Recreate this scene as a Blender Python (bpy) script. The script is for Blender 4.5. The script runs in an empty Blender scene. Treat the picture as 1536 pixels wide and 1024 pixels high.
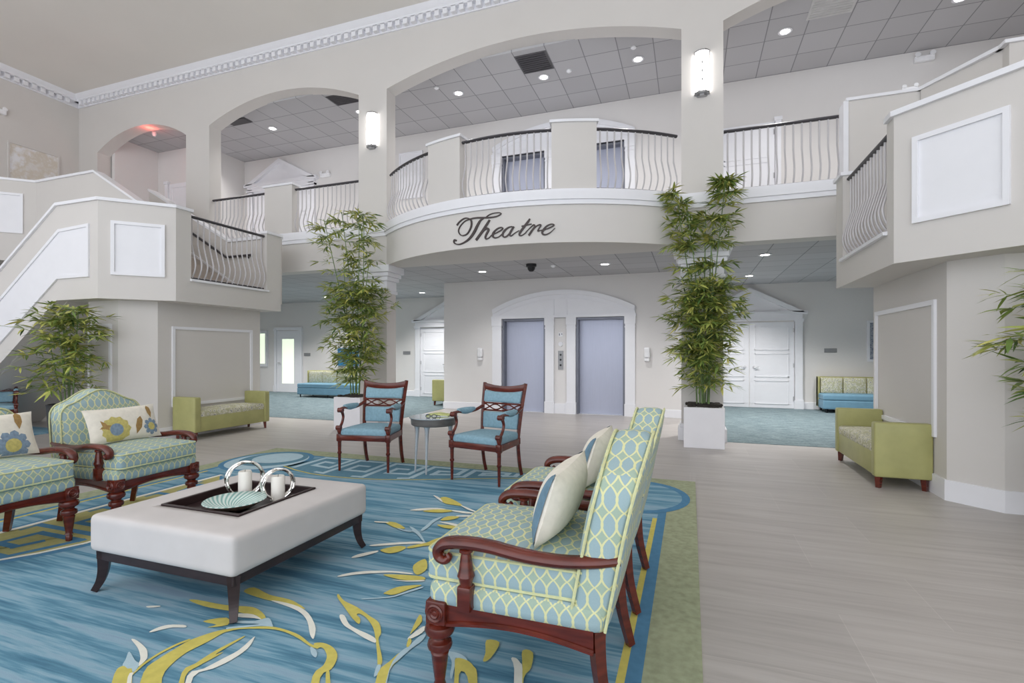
import bpy, bmesh, math, random
from mathutils import Vector, Matrix, noise
C = bpy.context.scene.collection
PI = math.pi
H = 1.37
random.seed(7)

# ---------------------------------------------------------------- materials
def srgb(r, g, b):
    def f(c):
        c /= 255.0
        return c/12.92 if c <= 0.04045 else ((c+0.055)/1.055)**2.4
    return (f(r), f(g), f(b), 1.0)

class NT:
    def __init__(s, m):
        m.use_nodes = True
        s.t = m.node_tree; s.n = s.t.nodes; s.l = s.t.links
        s.b = s.n['Principled BSDF']
    def node(s, t, **kw):
        n = s.n.new(t)
        for k, v in kw.items():
            if k.startswith('in_'):
                key = k[3:]
                n.inputs[int(key) if key.isdigit() else key].default_value = v
            else: setattr(n, k, v)
        return n
    def link(s, a, b): s.l.new(a, b)
    def math(s, op, a, b=None, clamp=False):
        n = s.n.new('ShaderNodeMath'); n.operation = op; n.use_clamp = clamp
        for i, v in enumerate((a, b)):
            if v is None: continue
            if isinstance(v, (int, float)): n.inputs[i].default_value = v
            else: s.l.new(v, n.inputs[i])
        return n.outputs[0]
    def mix(s, fac, a, b):
        n = s.n.new('ShaderNodeMix'); n.data_type = 'RGBA'
        if isinstance(fac, (int, float)): n.inputs[0].default_value = fac
        else: s.l.new(fac, n.inputs[0])
        for i, v in ((6, a), (7, b)):
            if isinstance(v, tuple): n.inputs[i].default_value = v
            else: s.l.new(v, n.inputs[i])
        return n.outputs[2]
    def ramp(s, fac, stops, interp='LINEAR'):
        n = s.n.new('ShaderNodeValToRGB'); cr = n.color_ramp; cr.interpolation = interp
        while len(cr.elements) < len(stops): cr.elements.new(0.5)
        for e, (p, c) in zip(cr.elements, stops): e.position = p; e.color = c
        s.l.new(fac, n.inputs[0]); return n.outputs[0]
    def coords(s, kind='Object', scale=(1, 1, 1)):
        tc = s.n.new('ShaderNodeTexCoord'); mp = s.n.new('ShaderNodeMapping')
        mp.inputs['Scale'].default_value = scale
        s.l.new(tc.outputs[kind], mp.inputs['Vector']); return mp.outputs[0]
    def noise(s, vec, scale=5, detail=2, rough=.5):
        n = s.n.new('ShaderNodeTexNoise'); n.inputs['Scale'].default_value = scale
        n.inputs['Detail'].default_value = detail; n.inputs['Roughness'].default_value = rough
        s.l.new(vec, n.inputs['Vector']); return n.outputs[0]
    def bump(s, h, strength=.2, dist=.01):
        n = s.n.new('ShaderNodeBump'); n.inputs['Strength'].default_value = strength
        n.inputs['Distance'].default_value = dist
        s.l.new(h, n.inputs['Height']); s.l.new(n.outputs[0], s.b.inputs['Normal'])

M = {}
def mat(name, col, rough=.6, metal=0.0, vary=.06, scale=6, bump=0, bscale=80, spec=.5, stretch=(1, 1, 1), emit=None, es=0):
    m = bpy.data.materials.new(name); t = NT(m)
    c = srgb(*col)
    v = t.coords('Object', stretch)
    n = t.noise(v, scale, 3)
    lo = tuple(x*(1-vary) for x in c[:3])+(1,); hi = tuple(min(1, x*(1+vary)) for x in c[:3])+(1,)
    t.link(t.ramp(n, [(.3, lo), (.7, hi)]), t.b.inputs['Base Color'])
    t.b.inputs['Roughness'].default_value = rough; t.b.inputs['Metallic'].default_value = metal
    t.b.inputs['Specular IOR Level'].default_value = spec
    if bump:
        t.bump(t.noise(v, bscale, 2), bump, .004)
    if emit:
        t.b.inputs['Emission Color'].default_value = srgb(*emit); t.b.inputs['Emission Strength'].default_value = es
    M[name] = m; return m

mat('wall', (211, 207, 203), .75, vary=.015, scale=1.2, bump=.05, bscale=150, spec=.25)
mat('wallfar', (224, 221, 219), .75, vary=.015, scale=1.2, spec=.25)
mat('white', (234, 234, 238), .45, vary=.01, spec=.35)
mat('ceil', (232, 228, 222), .85, vary=.02, scale=.6, spec=.2)
mat('handrail', (70, 68, 72), .4, .3, vary=.05)
mat('baluster', (196, 193, 195), .4, .1, vary=.04)
mat('mahogany', (92, 34, 22), .25, vary=.35, scale=6, stretch=(1, 1, 6), spec=.6)
mat('wenge', (48, 33, 33), .35, vary=.25, scale=8, stretch=(1, 1, 5))
mat('blackish', (22, 22, 26), .4, vary=.1)
mat('steel', (214, 214, 216), .25, .6, vary=.05)
mat('silver', (236, 234, 230), .14, 1.0, vary=.03, scale=20, bump=.35, bscale=45)
mat('elevator', (178, 182, 200), .38, .35, vary=.03, scale=3, stretch=(30, 30, 1))
mat('jamb', (120, 122, 132), .4, .4, vary=.05)
mat('bluefab', (136, 168, 182), .85, vary=.10, scale=40, bump=.25, bscale=400, spec=.2)
mat('bluevinyl', (112, 152, 174), .5, vary=.06, scale=8, spec=.4)
mat('olive', (168, 166, 110), .42, vary=.07, scale=7, bump=.12, bscale=160, spec=.45)
mat('ottoman', (204, 199, 197), .8, vary=.03, scale=5, bump=.12, bscale=300, spec=.2)
mat('linen', (233, 227, 214), .9, vary=.05, scale=30, bump=.2, bscale=300, spec=.15)
mat('stripeblue', (104, 134, 152), .9, vary=.15, scale=30)
mat('embyellow', (196, 184, 112), .9, vary=.15, scale=50)
mat('embblue', (128, 148, 168), .9, vary=.2, scale=50)
mat('embgold', (160, 128, 78), .9, vary=.15, scale=50)
mat('piping', (206, 208, 160), .85, vary=.1, scale=40)
mat('candle', (238, 234, 226), .55, vary=.03, scale=10, bump=.2, bscale=60)
mat('soil', (52, 46, 42), .95, vary=.4, scale=40, bump=.8, bscale=60)
mat('planter', (228, 226, 229), .4, vary=.015)
mat('darkpot', (40, 40, 42), .4, vary=.1)
mat('cane', (104, 128, 74), .5, vary=.35, scale=9)
mat('drum', (112, 108, 105), .35, .3, vary=.15, scale=10, stretch=(1, 1, 5))
mat('glass_top', (176, 184, 188), .08, .3, vary=.04, spec=.8)
mat('signletters', (58, 46, 44), .5, vary=.1)
mat('plate', (150, 150, 152), .4, .3)
mat('artblue', (48, 128, 178), .6, vary=.3, scale=4)
mat('plastic', (238, 238, 240), .4)
mat('lime', (206, 212, 140), .6, vary=.25, scale=30)
mat('paper', (232, 234, 226), .7, vary=.05)
mat('navy', (38, 48, 76), .3)
mat('woven', (110, 92, 74), .8, vary=.4, scale=40, bump=.6, bscale=60)
mat('hinge', (190, 190, 192), .3, .8)
mat('vent', (92, 90, 92), .6, vary=.08)
mat('ventwhite', (200, 199, 198), .6)
mat('sconce_metal', (170, 170, 172), .3, .8)
mat('glow', (255, 255, 255), .3, emit=(255, 250, 245), es=14)
mat('sconceglow', (255, 255, 255), .3, emit=(255, 252, 248), es=9)
mat('redglow', (220, 60, 50), .4, emit=(255, 70, 50), es=6)
mat('glowpane', (225, 240, 218), .2, emit=(226, 240, 212), es=.9)  # pane emits by itself, standing in for the bright space behind the glass
mat('upperfloor', (212, 212, 214), .9)
mat('step', (196, 186, 178), .8)

def m_tilefloor():
    m = bpy.data.materials.new('floor_tile'); t = NT(m)
    v = t.coords('Object')
    br = t.node('ShaderNodeTexBrick', offset=.4)
    br.inputs['Scale'].default_value = 1; br.inputs['Brick Width'].default_value = 1.22; br.inputs['Row Height'].default_value = .61
    br.inputs['Mortar Size'].default_value = .0022; br.inputs['Mortar Smooth'].default_value = .3
    br.inputs['Color1'].default_value = (1, 1, 1, 1); br.inputs['Color2'].default_value = (.93, .93, .93, 1); br.inputs['Mortar'].default_value = (1.12, 1.12, 1.12, 1)
    t.link(v, br.inputs['Vector'])
    v2 = t.coords('Object', (.5, 7, 1))
    n = t.noise(v2, 1.6, 4, .6)
    v3 = t.coords('Object', (1.5, 30, 1)); n2 = t.noise(v3, 1.5, 3, .6)
    mixn = t.math('ADD', t.math('MULTIPLY', n, .65), t.math('MULTIPLY', n2, .35))
    c = t.ramp(mixn, [(.35, srgb(170, 164, 160)), (.5, srgb(183, 177, 173)), (.68, srgb(193, 188, 184))])
    mu = t.node('ShaderNodeMix', data_type='RGBA', blend_type='MULTIPLY'); mu.inputs[0].default_value = 1
    t.link(c, mu.inputs[6]); t.link(br.outputs['Color'], mu.inputs[7])
    t.link(mu.outputs[2], t.b.inputs['Base Color'])
    t.b.inputs['Roughness'].default_value = .38; t.b.inputs['Specular IOR Level'].default_value = .4
    M['tile'] = m
def m_carpet():
    m = bpy.data.materials.new('carpet_teal'); t = NT(m)
    v = t.coords('Object', (1.2, 9, 1)); n = t.noise(v, 3, 4, .7)
    w = t.noise(t.coords('Object', (3, 3, 1)), 9, 3, .7)
    x = t.math('ADD', t.math('MULTIPLY', n, .7), t.math('MULTIPLY', w, .3))
    t.link(t.ramp(x, [(.36, srgb(86, 103, 110)), (.5, srgb(112, 127, 132)), (.6, srgb(142, 156, 157)), (.68, srgb(118, 126, 131))]), t.b.inputs['Base Color'])
    t.b.inputs['Roughness'].default_value = .95; t.b.inputs['Specular IOR Level'].default_value = .1
    M['carpet'] = m
def m_rug():
    m = bpy.data.materials.new('rug_striped_blue'); t = NT(m)
    a = t.noise(t.coords('Object', (.40, 6, 1)), 2.0, 4, .58)
    b = t.noise(t.coords('Object', (1.6, 28, 1)), 2, 3, .6)
    x = t.math('ADD', t.math('MULTIPLY', a, .72), t.math('MULTIPLY', b, .28))
    t.link(t.ramp(x, [(.36, srgb(78, 118, 142)), (.45, srgb(96, 140, 162)), (.5, srgb(118, 158, 178)), (.56, srgb(142, 172, 188)), (.64, srgb(136, 162, 182))]), t.b.inputs['Base Color'])
    t.b.inputs['Roughness'].default_value = .95; t.b.inputs['Specular IOR Level'].default_value = .1
    t.bump(t.noise(t.coords('Object'), 260, 2), .25, .004)
    M['rug'] = m
def rugcol(name, c, vary=.08):
    mat(name, c, .95, vary=vary, scale=25, bump=.25, bscale=260, spec=.1)
m_tilefloor(); m_carpet(); m_rug()
rugcol('rug_y', (204, 192, 104)); rugcol('rug_c', (230, 229, 218), .04); rugcol('rug_l', (176, 200, 210), .05)
rugcol('rug_olive', (158, 164, 136), .14); rugcol('rug_blue', (86, 132, 164)); rugcol('rug_teal', (100, 138, 156)); rugcol('rug_gold', (178, 172, 116))

def m_trellis(name, ground, oval, line, W, Hh):
    m = bpy.data.materials.new(name); t = NT(m)
    tc = t.node('ShaderNodeTexCoord'); sp = t.node('ShaderNodeSeparateXYZ')
    t.link(tc.outputs['UV'], sp.inputs[0])
    u = t.math('DIVIDE', sp.outputs[0], W); v = t.math('DIVIDE', sp.outputs[1], Hh)
    sn = t.math('SINE', t.math('MULTIPLY', v, PI))
    s = t.math('MULTIPLY', t.math('POWER', t.math('ABSOLUTE', sn), .82), .525)
    uc = t.math('ABSOLUTE', t.math('SUBTRACT', t.math('FRACT', t.math('ADD', u, .5)), .5))
    d1 = t.math('ABSOLUTE', t.math('SUBTRACT', uc, s)); d2 = t.math('ABSOLUTE', t.math('SUBTRACT', t.math('SUBTRACT', 1, uc), s))
    d = t.math('MINIMUM', d1, d2)
    inside = t.math('LESS_THAN', uc, s)
    f = t.noise(t.coords('UV', (1, 1, 1)), 180, 2)
    gnd = t.mix(f, ground, tuple(x*.86 for x in ground[:3])+(1,))
    ov = t.mix(f, oval, tuple(x*1.12 for x in oval[:3])+(1,))
    c = t.mix(inside, gnd, ov)
    c = t.mix(t.math('LESS_THAN', d, .08), c, line)
    t.link(c, t.b.inputs['Base Color'])
    t.b.inputs['Roughness'].default_value = .85; t.b.inputs['Specular IOR Level'].default_value = .2
    t.bump(f, .15, .002)
    M[name] = m
m_trellis('trellis', srgb(168, 187, 170), srgb(150, 172, 177), srgb(214, 213, 164), .05, .088)

def m_spots():
    m = bpy.data.materials.new('patterned_cushion'); t = NT(m)
    v = t.coords('UV'); vo = t.node('ShaderNodeTexVoronoi'); vo.inputs['Scale'].default_value = 24
    t.link(v, vo.inputs['Vector'])
    n = t.noise(v, 9, 2)
    d = t.math('ADD', vo.outputs['Distance'], t.math('MULTIPLY', n, .25))
    t.link(t.ramp(d, [(.30, srgb(138, 140, 136)), (.42, srgb(190, 188, 172)), (.55, srgb(220, 216, 200)), (.75, srgb(184, 182, 150))]), t.b.inputs['Base Color'])
    t.b.inputs['Roughness'].default_value = .8
    M['spots'] = m
m_spots()

def m_ceiltile():
    m = bpy.data.materials.new('ceiling_tile'); t = NT(m)
    v = t.coords('Object'); br = t.node('ShaderNodeTexBrick', offset=0)
    br.inputs['Scale'].default_value = 1; br.inputs['Brick Width'].default_value = .61; br.inputs['Row Height'].default_value = .61
    br.inputs['Mortar Size'].default_value = .009; br.inputs['Mortar Smooth'].default_value = .2
    br.inputs['Color1'].default_value = srgb(184, 183, 185); br.inputs['Color2'].default_value = srgb(192, 191, 193); br.inputs['Mortar'].default_value = srgb(140, 139, 142)
    t.link(v, br.inputs['Vector']); t.link(br.outputs['Color'], t.b.inputs['Base Color'])
    t.b.inputs['Roughness'].default_value = .9; t.b.inputs['Specular IOR Level'].default_value = .15
    t.bump(t.noise(v, 120, 3), .15, .004)
    M['ceiltile'] = m
m_ceiltile()

def m_leaf():
    m = bpy.data.materials.new('bamboo_leaf'); t = NT(m)
    g = t.node('ShaderNodeNewGeometry')
    h = t.coords('Object'); sp = t.node('ShaderNodeSeparateXYZ'); t.link(h, sp.inputs[0])
    n = t.noise(h, 4, 2)
    x = t.math('ADD', t.math('MULTIPLY', g.outputs['Random Per Island'], .55), t.math('MULTIPLY', n, .5))
    t.link(t.ramp(x, [(.18, srgb(74, 106, 56)), (.40, srgb(128, 150, 76)), (.62, srgb(176, 182, 94)), (.88, srgb(212, 202, 120))]), t.b.inputs['Base Color'])
    t.b.inputs['Roughness'].default_value = .5; t.b.inputs['Specular IOR Level'].default_value = .35
    M['leaf'] = m
m_leaf()
def m_bowl():
    m = bpy.data.materials.new('bowl_weave'); t = NT(m)
    tc = t.node('ShaderNodeTexCoord'); sp = t.node('ShaderNodeSeparateXYZ'); t.link(tc.outputs['Object'], sp.inputs[0])
    ang = t.math('ARCTAN2', sp.outputs[1], sp.outputs[0])
    r = t.math('SQRT', t.math('ADD', t.math('MULTIPLY', sp.outputs[0], sp.outputs[0]), t.math('MULTIPLY', sp.outputs[1], sp.outputs[1])))
    a = t.math('SINE', t.math('ADD', t.math('MULTIPLY', ang, 30), t.math('MULTIPLY', r, 150)))
    t.link(t.ramp(t.math('ADD', t.math('MULTIPLY', a, .5), .5), [(.3, srgb(132, 176, 170)), (.6, srgb(216, 228, 222))]), t.b.inputs['Base Color'])
    t.b.inputs['Roughness'].default_value = .3
    M['bowl'] = m
m_bowl()
def m_picture(name, cols, sc):
    m = bpy.data.materials.new(name); t = NT(m)
    n = t.noise(t.coords('Object', sc), 2.2, 5, .65)
    t.link(t.ramp(n, [(.3+.1*i, srgb(*c)) for i, c in enumerate(cols)]), t.b.inputs['Base Color'])
    t.b.inputs['Roughness'].default_value = .5
    M[name] = m
m_picture('meadow', [(204, 198, 190), (222, 220, 216), (210, 202, 188), (230, 230, 232)], (1, 4, 1))
m_picture('inkart', [(90, 96, 120), (128, 134, 152), (176, 180, 190), (110, 116, 138)], (3, 3, 6))

# ---------------------------------------------------------------- mesh builder
def box_uv(bm):
    uv = bm.loops.layers.uv.verify()
    for f in bm.faces:
        n = f.normal; a = [abs(n.x), abs(n.y), abs(n.z)]; k = a.index(max(a))
        for l in f.loops:
            c = l.vert.co
            l[uv].uv = (c.y, c.z) if k == 0 else (c.x, c.z) if k == 1 else (c.x, c.y)

class MB:
    def __init__(s):
        s.bm = bmesh.new(); s.mi = 0
    def _new(s, before):
        for f in s.bm.faces:
            if f not in before: f.material_index = s.mi
    def face(s, pts):
        f = s.bm.faces.new([s.bm.verts.new(p) for p in pts]); f.material_index = s.mi; return f
    def box(s, x0, x1, y0, y1, z0, z1, bev=0, seg=2, T=None):
        return s.prism([(x0, y0), (x1, y0), (x1, y1), (x0, y1)], z0, z1, bev=bev, seg=seg, T=T)
    def prism(s, poly, z0, z1, axis='z', bev=0, seg=2, T=None):
        """polygon in the plane across axis; axis z: (x,y), y: (x,z), x: (y,z)"""
        def P(p, h):
            return {'z': (p[0], p[1], h), 'y': (p[0], h, p[1]), 'x': (h, p[0], p[1])}[axis]
        bm = bmesh.new()
        a = [bm.verts.new(P(p, z0)) for p in poly]; b = [bm.verts.new(P(p, z1)) for p in poly]
        n = len(poly)
        bm.faces.new(a); bm.faces.new(b)
        for i in range(n): bm.faces.new([a[i], a[(i+1) % n], b[(i+1) % n], b[i]])
        bmesh.ops.recalc_face_normals(bm, faces=bm.faces)
        if bev: bmesh.ops.bevel(bm, geom=list(bm.edges), offset=bev, segments=seg, profile=.5, affect='EDGES', clamp_overlap=True)
        s.add(bm, T); return s
    def add(s, bm, T=None):
        if T is not None: bmesh.ops.transform(bm, matrix=T, verts=bm.verts)
        me = bpy.data.meshes.new('t'); 
        for f in bm.faces: f.material_index = s.mi
        bm.to_mesh(me); bm.free(); s.bm.from_mesh(me); bpy.data.meshes.remove(me)
    def tube(s, path, r, seg=8, cap=True, flat=None, T=None):
        """r: number or list; flat: (sx, sy) section scale"""
        bm = bmesh.new(); P = [Vector(p) for p in path]; n = len(P)
        R = r if isinstance(r, (list, tuple)) else [r]*n
        fx, fy = flat or (1, 1)
        ref = Vector((0, 0, 1)); rings = []
        t0 = (P[1]-P[0]).normalized()
        if abs(t0.dot(ref)) > .9: ref = Vector((0, 1, 0))
        x = (ref - t0*ref.dot(t0)).normalized()
        for i in range(n):
            t = (P[min(i+1, n-1)]-P[max(i-1, 0)]).normalized()
            x = (x - t*x.dot(t)).normalized(); y = t.cross(x)
            rings.append([bm.verts.new(P[i]+(x*math.cos(2*PI*k/seg)*fx+y*math.sin(2*PI*k/seg)*fy)*R[i]) for k in range(seg)])
        for i in range(n-1):
            for k in range(seg):
                bm.faces.new([rings[i][k], rings[i][(k+1) % seg], rings[i+1][(k+1) % seg], rings[i+1][k]])
        if cap:
            bm.faces.new(list(reversed(rings[0]))); bm.faces.new(rings[-1])
        s.add(bm, T); return s
    def ring(s, path, r, seg=6, T=None):
        bm = bmesh.new(); P = [Vector(p) for p in path]; n = len(P); rings = []
        c = sum(P, Vector())/n; nz = (P[0]-c).cross(P[n//4]-c).normalized()
        for i in range(n):
            t = (P[(i+1) % n]-P[i-1]).normalized(); x = nz; y = t.cross(x).normalized()
            rings.append([bm.verts.new(P[i]+(x*math.cos(2*PI*k/seg)+y*math.sin(2*PI*k/seg))*r) for k in range(seg)])
        for i in range(n):
            for k in range(seg):
                bm.faces.new([rings[i][k], rings[i][(k+1) % seg], rings[(i+1) % n][(k+1) % seg], rings[(i+1) % n][k]])
        s.add(bm, T); return s
    def lathe(s, prof, c=(0, 0, 0), seg=20, T=None, cap=True):
        bm = bmesh.new(); rings = []
        for r, z in prof:
            rings.append([bm.verts.new((c[0]+r*math.cos(2*PI*k/seg), c[1]+r*math.sin(2*PI*k/seg), c[2]+z)) for k in range(seg)])
        for i in range(len(prof)-1):
            for k in range(seg):
                bm.faces.new([rings[i][k], rings[i][(k+1) % seg], rings[i+1][(k+1) % seg], rings[i+1][k]])
        if cap and prof[0][0] > 1e-5: bm.faces.new(list(reversed(rings[0])))
        if cap and prof[-1][0] > 1e-5: bm.faces.new(rings[-1])
        bmesh.ops.remove_doubles(bm, verts=bm.verts, dist=1e-6)
        bmesh.ops.recalc_face_normals(bm, faces=bm.faces)
        s.add(bm, T); return s
    def rbox(s, c, half, r, crown=(0, 0, 0), n=8, T=None, fn=None):
        """soft upholstered block: rounded edges of radius r, faces crowned"""
        bm = bmesh.new(); hx, hy, hz = half
        def ts(h):
            e = min(r, h*.98)/h
            o = [-1, -1+e*.13, -1+e*.4, -1+e]; m = [-(1-e)+2*(1-e)*i/n for i in range(1, n)]
            return o+m+[1-e, 1-e*.4, 1-e*.13, 1]
        A = [ts(hx), ts(hy), ts(hz)]; Hh = [hx, hy, hz]
        vd = {}
        def V(i, j, k):
            key = (i, j, k)
            if key in vd: return vd[key]
            p = Vector((A[0][i]*hx, A[1][j]*hy, A[2][k]*hz))
            q = Vector([max(-(Hh[a]-min(r, Hh[a]*.98)), min(Hh[a]-min(r, Hh[a]*.98), p[a])) for a in range(3)])
            d = p-q
            if d.length > 1e-9: p = q+d.normalized()*min(r, min(Hh)*.98)
            u = [p[a]/Hh[a] for a in range(3)]
            w = p.copy()
            for a in range(3):
                b, cc = (a+1) % 3, (a+2) % 3
                w[a] += crown[a]*u[a]*max(0, (1-u[b]**2))*max(0, (1-u[cc]**2))
            w += Vector(c)
            if fn: w = Vector(fn(w))
            vd[key] = bm.verts.new(w); return vd[key]
        N = [len(a)-1 for a in A]
        for a in range(3):
            b, cc = (a+1) % 3, (a+2) % 3
            for side in (0, N[a]):
                for i in range(N[b]):
                    for j in range(N[cc]):
                        q = []
                        for di, dj in ((0, 0), (1, 0), (1, 1), (0, 1)):
                            k = [0, 0, 0]; k[a] = side; k[b] = i+di; k[cc] = j+dj; q.append(V(*k))
                        if side == 0: q.reverse()
                        bm.faces.new(q)
        bmesh.ops.recalc_face_normals(bm, faces=bm.faces)
        s.add(bm, T); return s
    def poly(s, pts, z):
        bm = bmesh.new(); f = bm.faces.new([bm.verts.new((x, y, z)) for x, y in pts])
        bm.normal_update()
        if f.normal.z < 0: f.normal_flip()
        bmesh.ops.triangulate(bm, faces=bm.faces)
        s.add(bm); return s
    def build(s, name, mats, parent=None, smooth=True, uv=True, angle=35):
        bmesh.ops.recalc_face_normals(s.bm, faces=[f for f in s.bm.faces]) if False else None
        s.bm.normal_update()
        if uv: box_uv(s.bm)
        me = bpy.data.meshes.new(name); s.bm.to_mesh(me); s.bm.free()
        for m in (mats if isinstance(mats, (list, tuple)) else [mats]): me.materials.append(M[m])
        o = bpy.data.objects.new(name, me); C.objects.link(o)
        if parent is not None: o.parent = parent
        if smooth:
            me.polygons.foreach_set('use_smooth', [True]*len(me.polygons))
            try: me.set_sharp_from_angle(angle=math.radians(angle))
            except Exception: pass
        return o

def tag(o, label=None, cat=None, group=None, kind=None):
    if label: o['label'] = label
    if cat: o['category'] = cat
    if group: o['group'] = group
    if kind: o['kind'] = kind
    return o
def thing(name, label, cat, loc=(0, 0, 0), rz=0, group=None):
    o = bpy.data.objects.new(name, None); C.objects.link(o); o.location = loc; o.rotation_euler = (0, 0, rz)
    o.empty_display_size = .1
    return tag(o, label, cat, group)
def copy_tree(o, parent=None):
    c = o.copy(); C.objects.link(c)
    if parent is not None:
        c.parent = parent
    for ch in list(o.children): copy_tree(ch, c)
    return c
def again(o, loc, rz, label, scale=None):
    c = copy_tree(o); c.location = loc; c.rotation_euler = (0, 0, rz); c['label'] = label
    return c
def struct(o, label=None, cat=None):
    o['kind'] = 'structure'; o['category'] = cat or o.name.split('_')[0]; o['label'] = label or o.name.replace('_', ' '); return o
def catmull(pts, n=5, closed=False):
    P = [Vector(p) for p in pts]; out = []
    N = len(P)
    rng = range(N) if closed else range(N-1)
    for i in rng:
        p1 = P[i]; p2 = P[(i+1) % N]
        p0 = P[i-1] if (i > 0 or closed) else p1*2-p2
        p3 = P[(i+2) % N] if (i+2 < N or closed) else p2*2-p1
        for k in range(n):
            t = k/n
            out.append(.5*((2*p1)+(p2-p0)*t+(2*p0-5*p1+4*p2-p3)*t*t+(3*p1-p0-3*p2+p3)*t**3))
    if not closed: out.append(P[-1])
    return out
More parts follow.
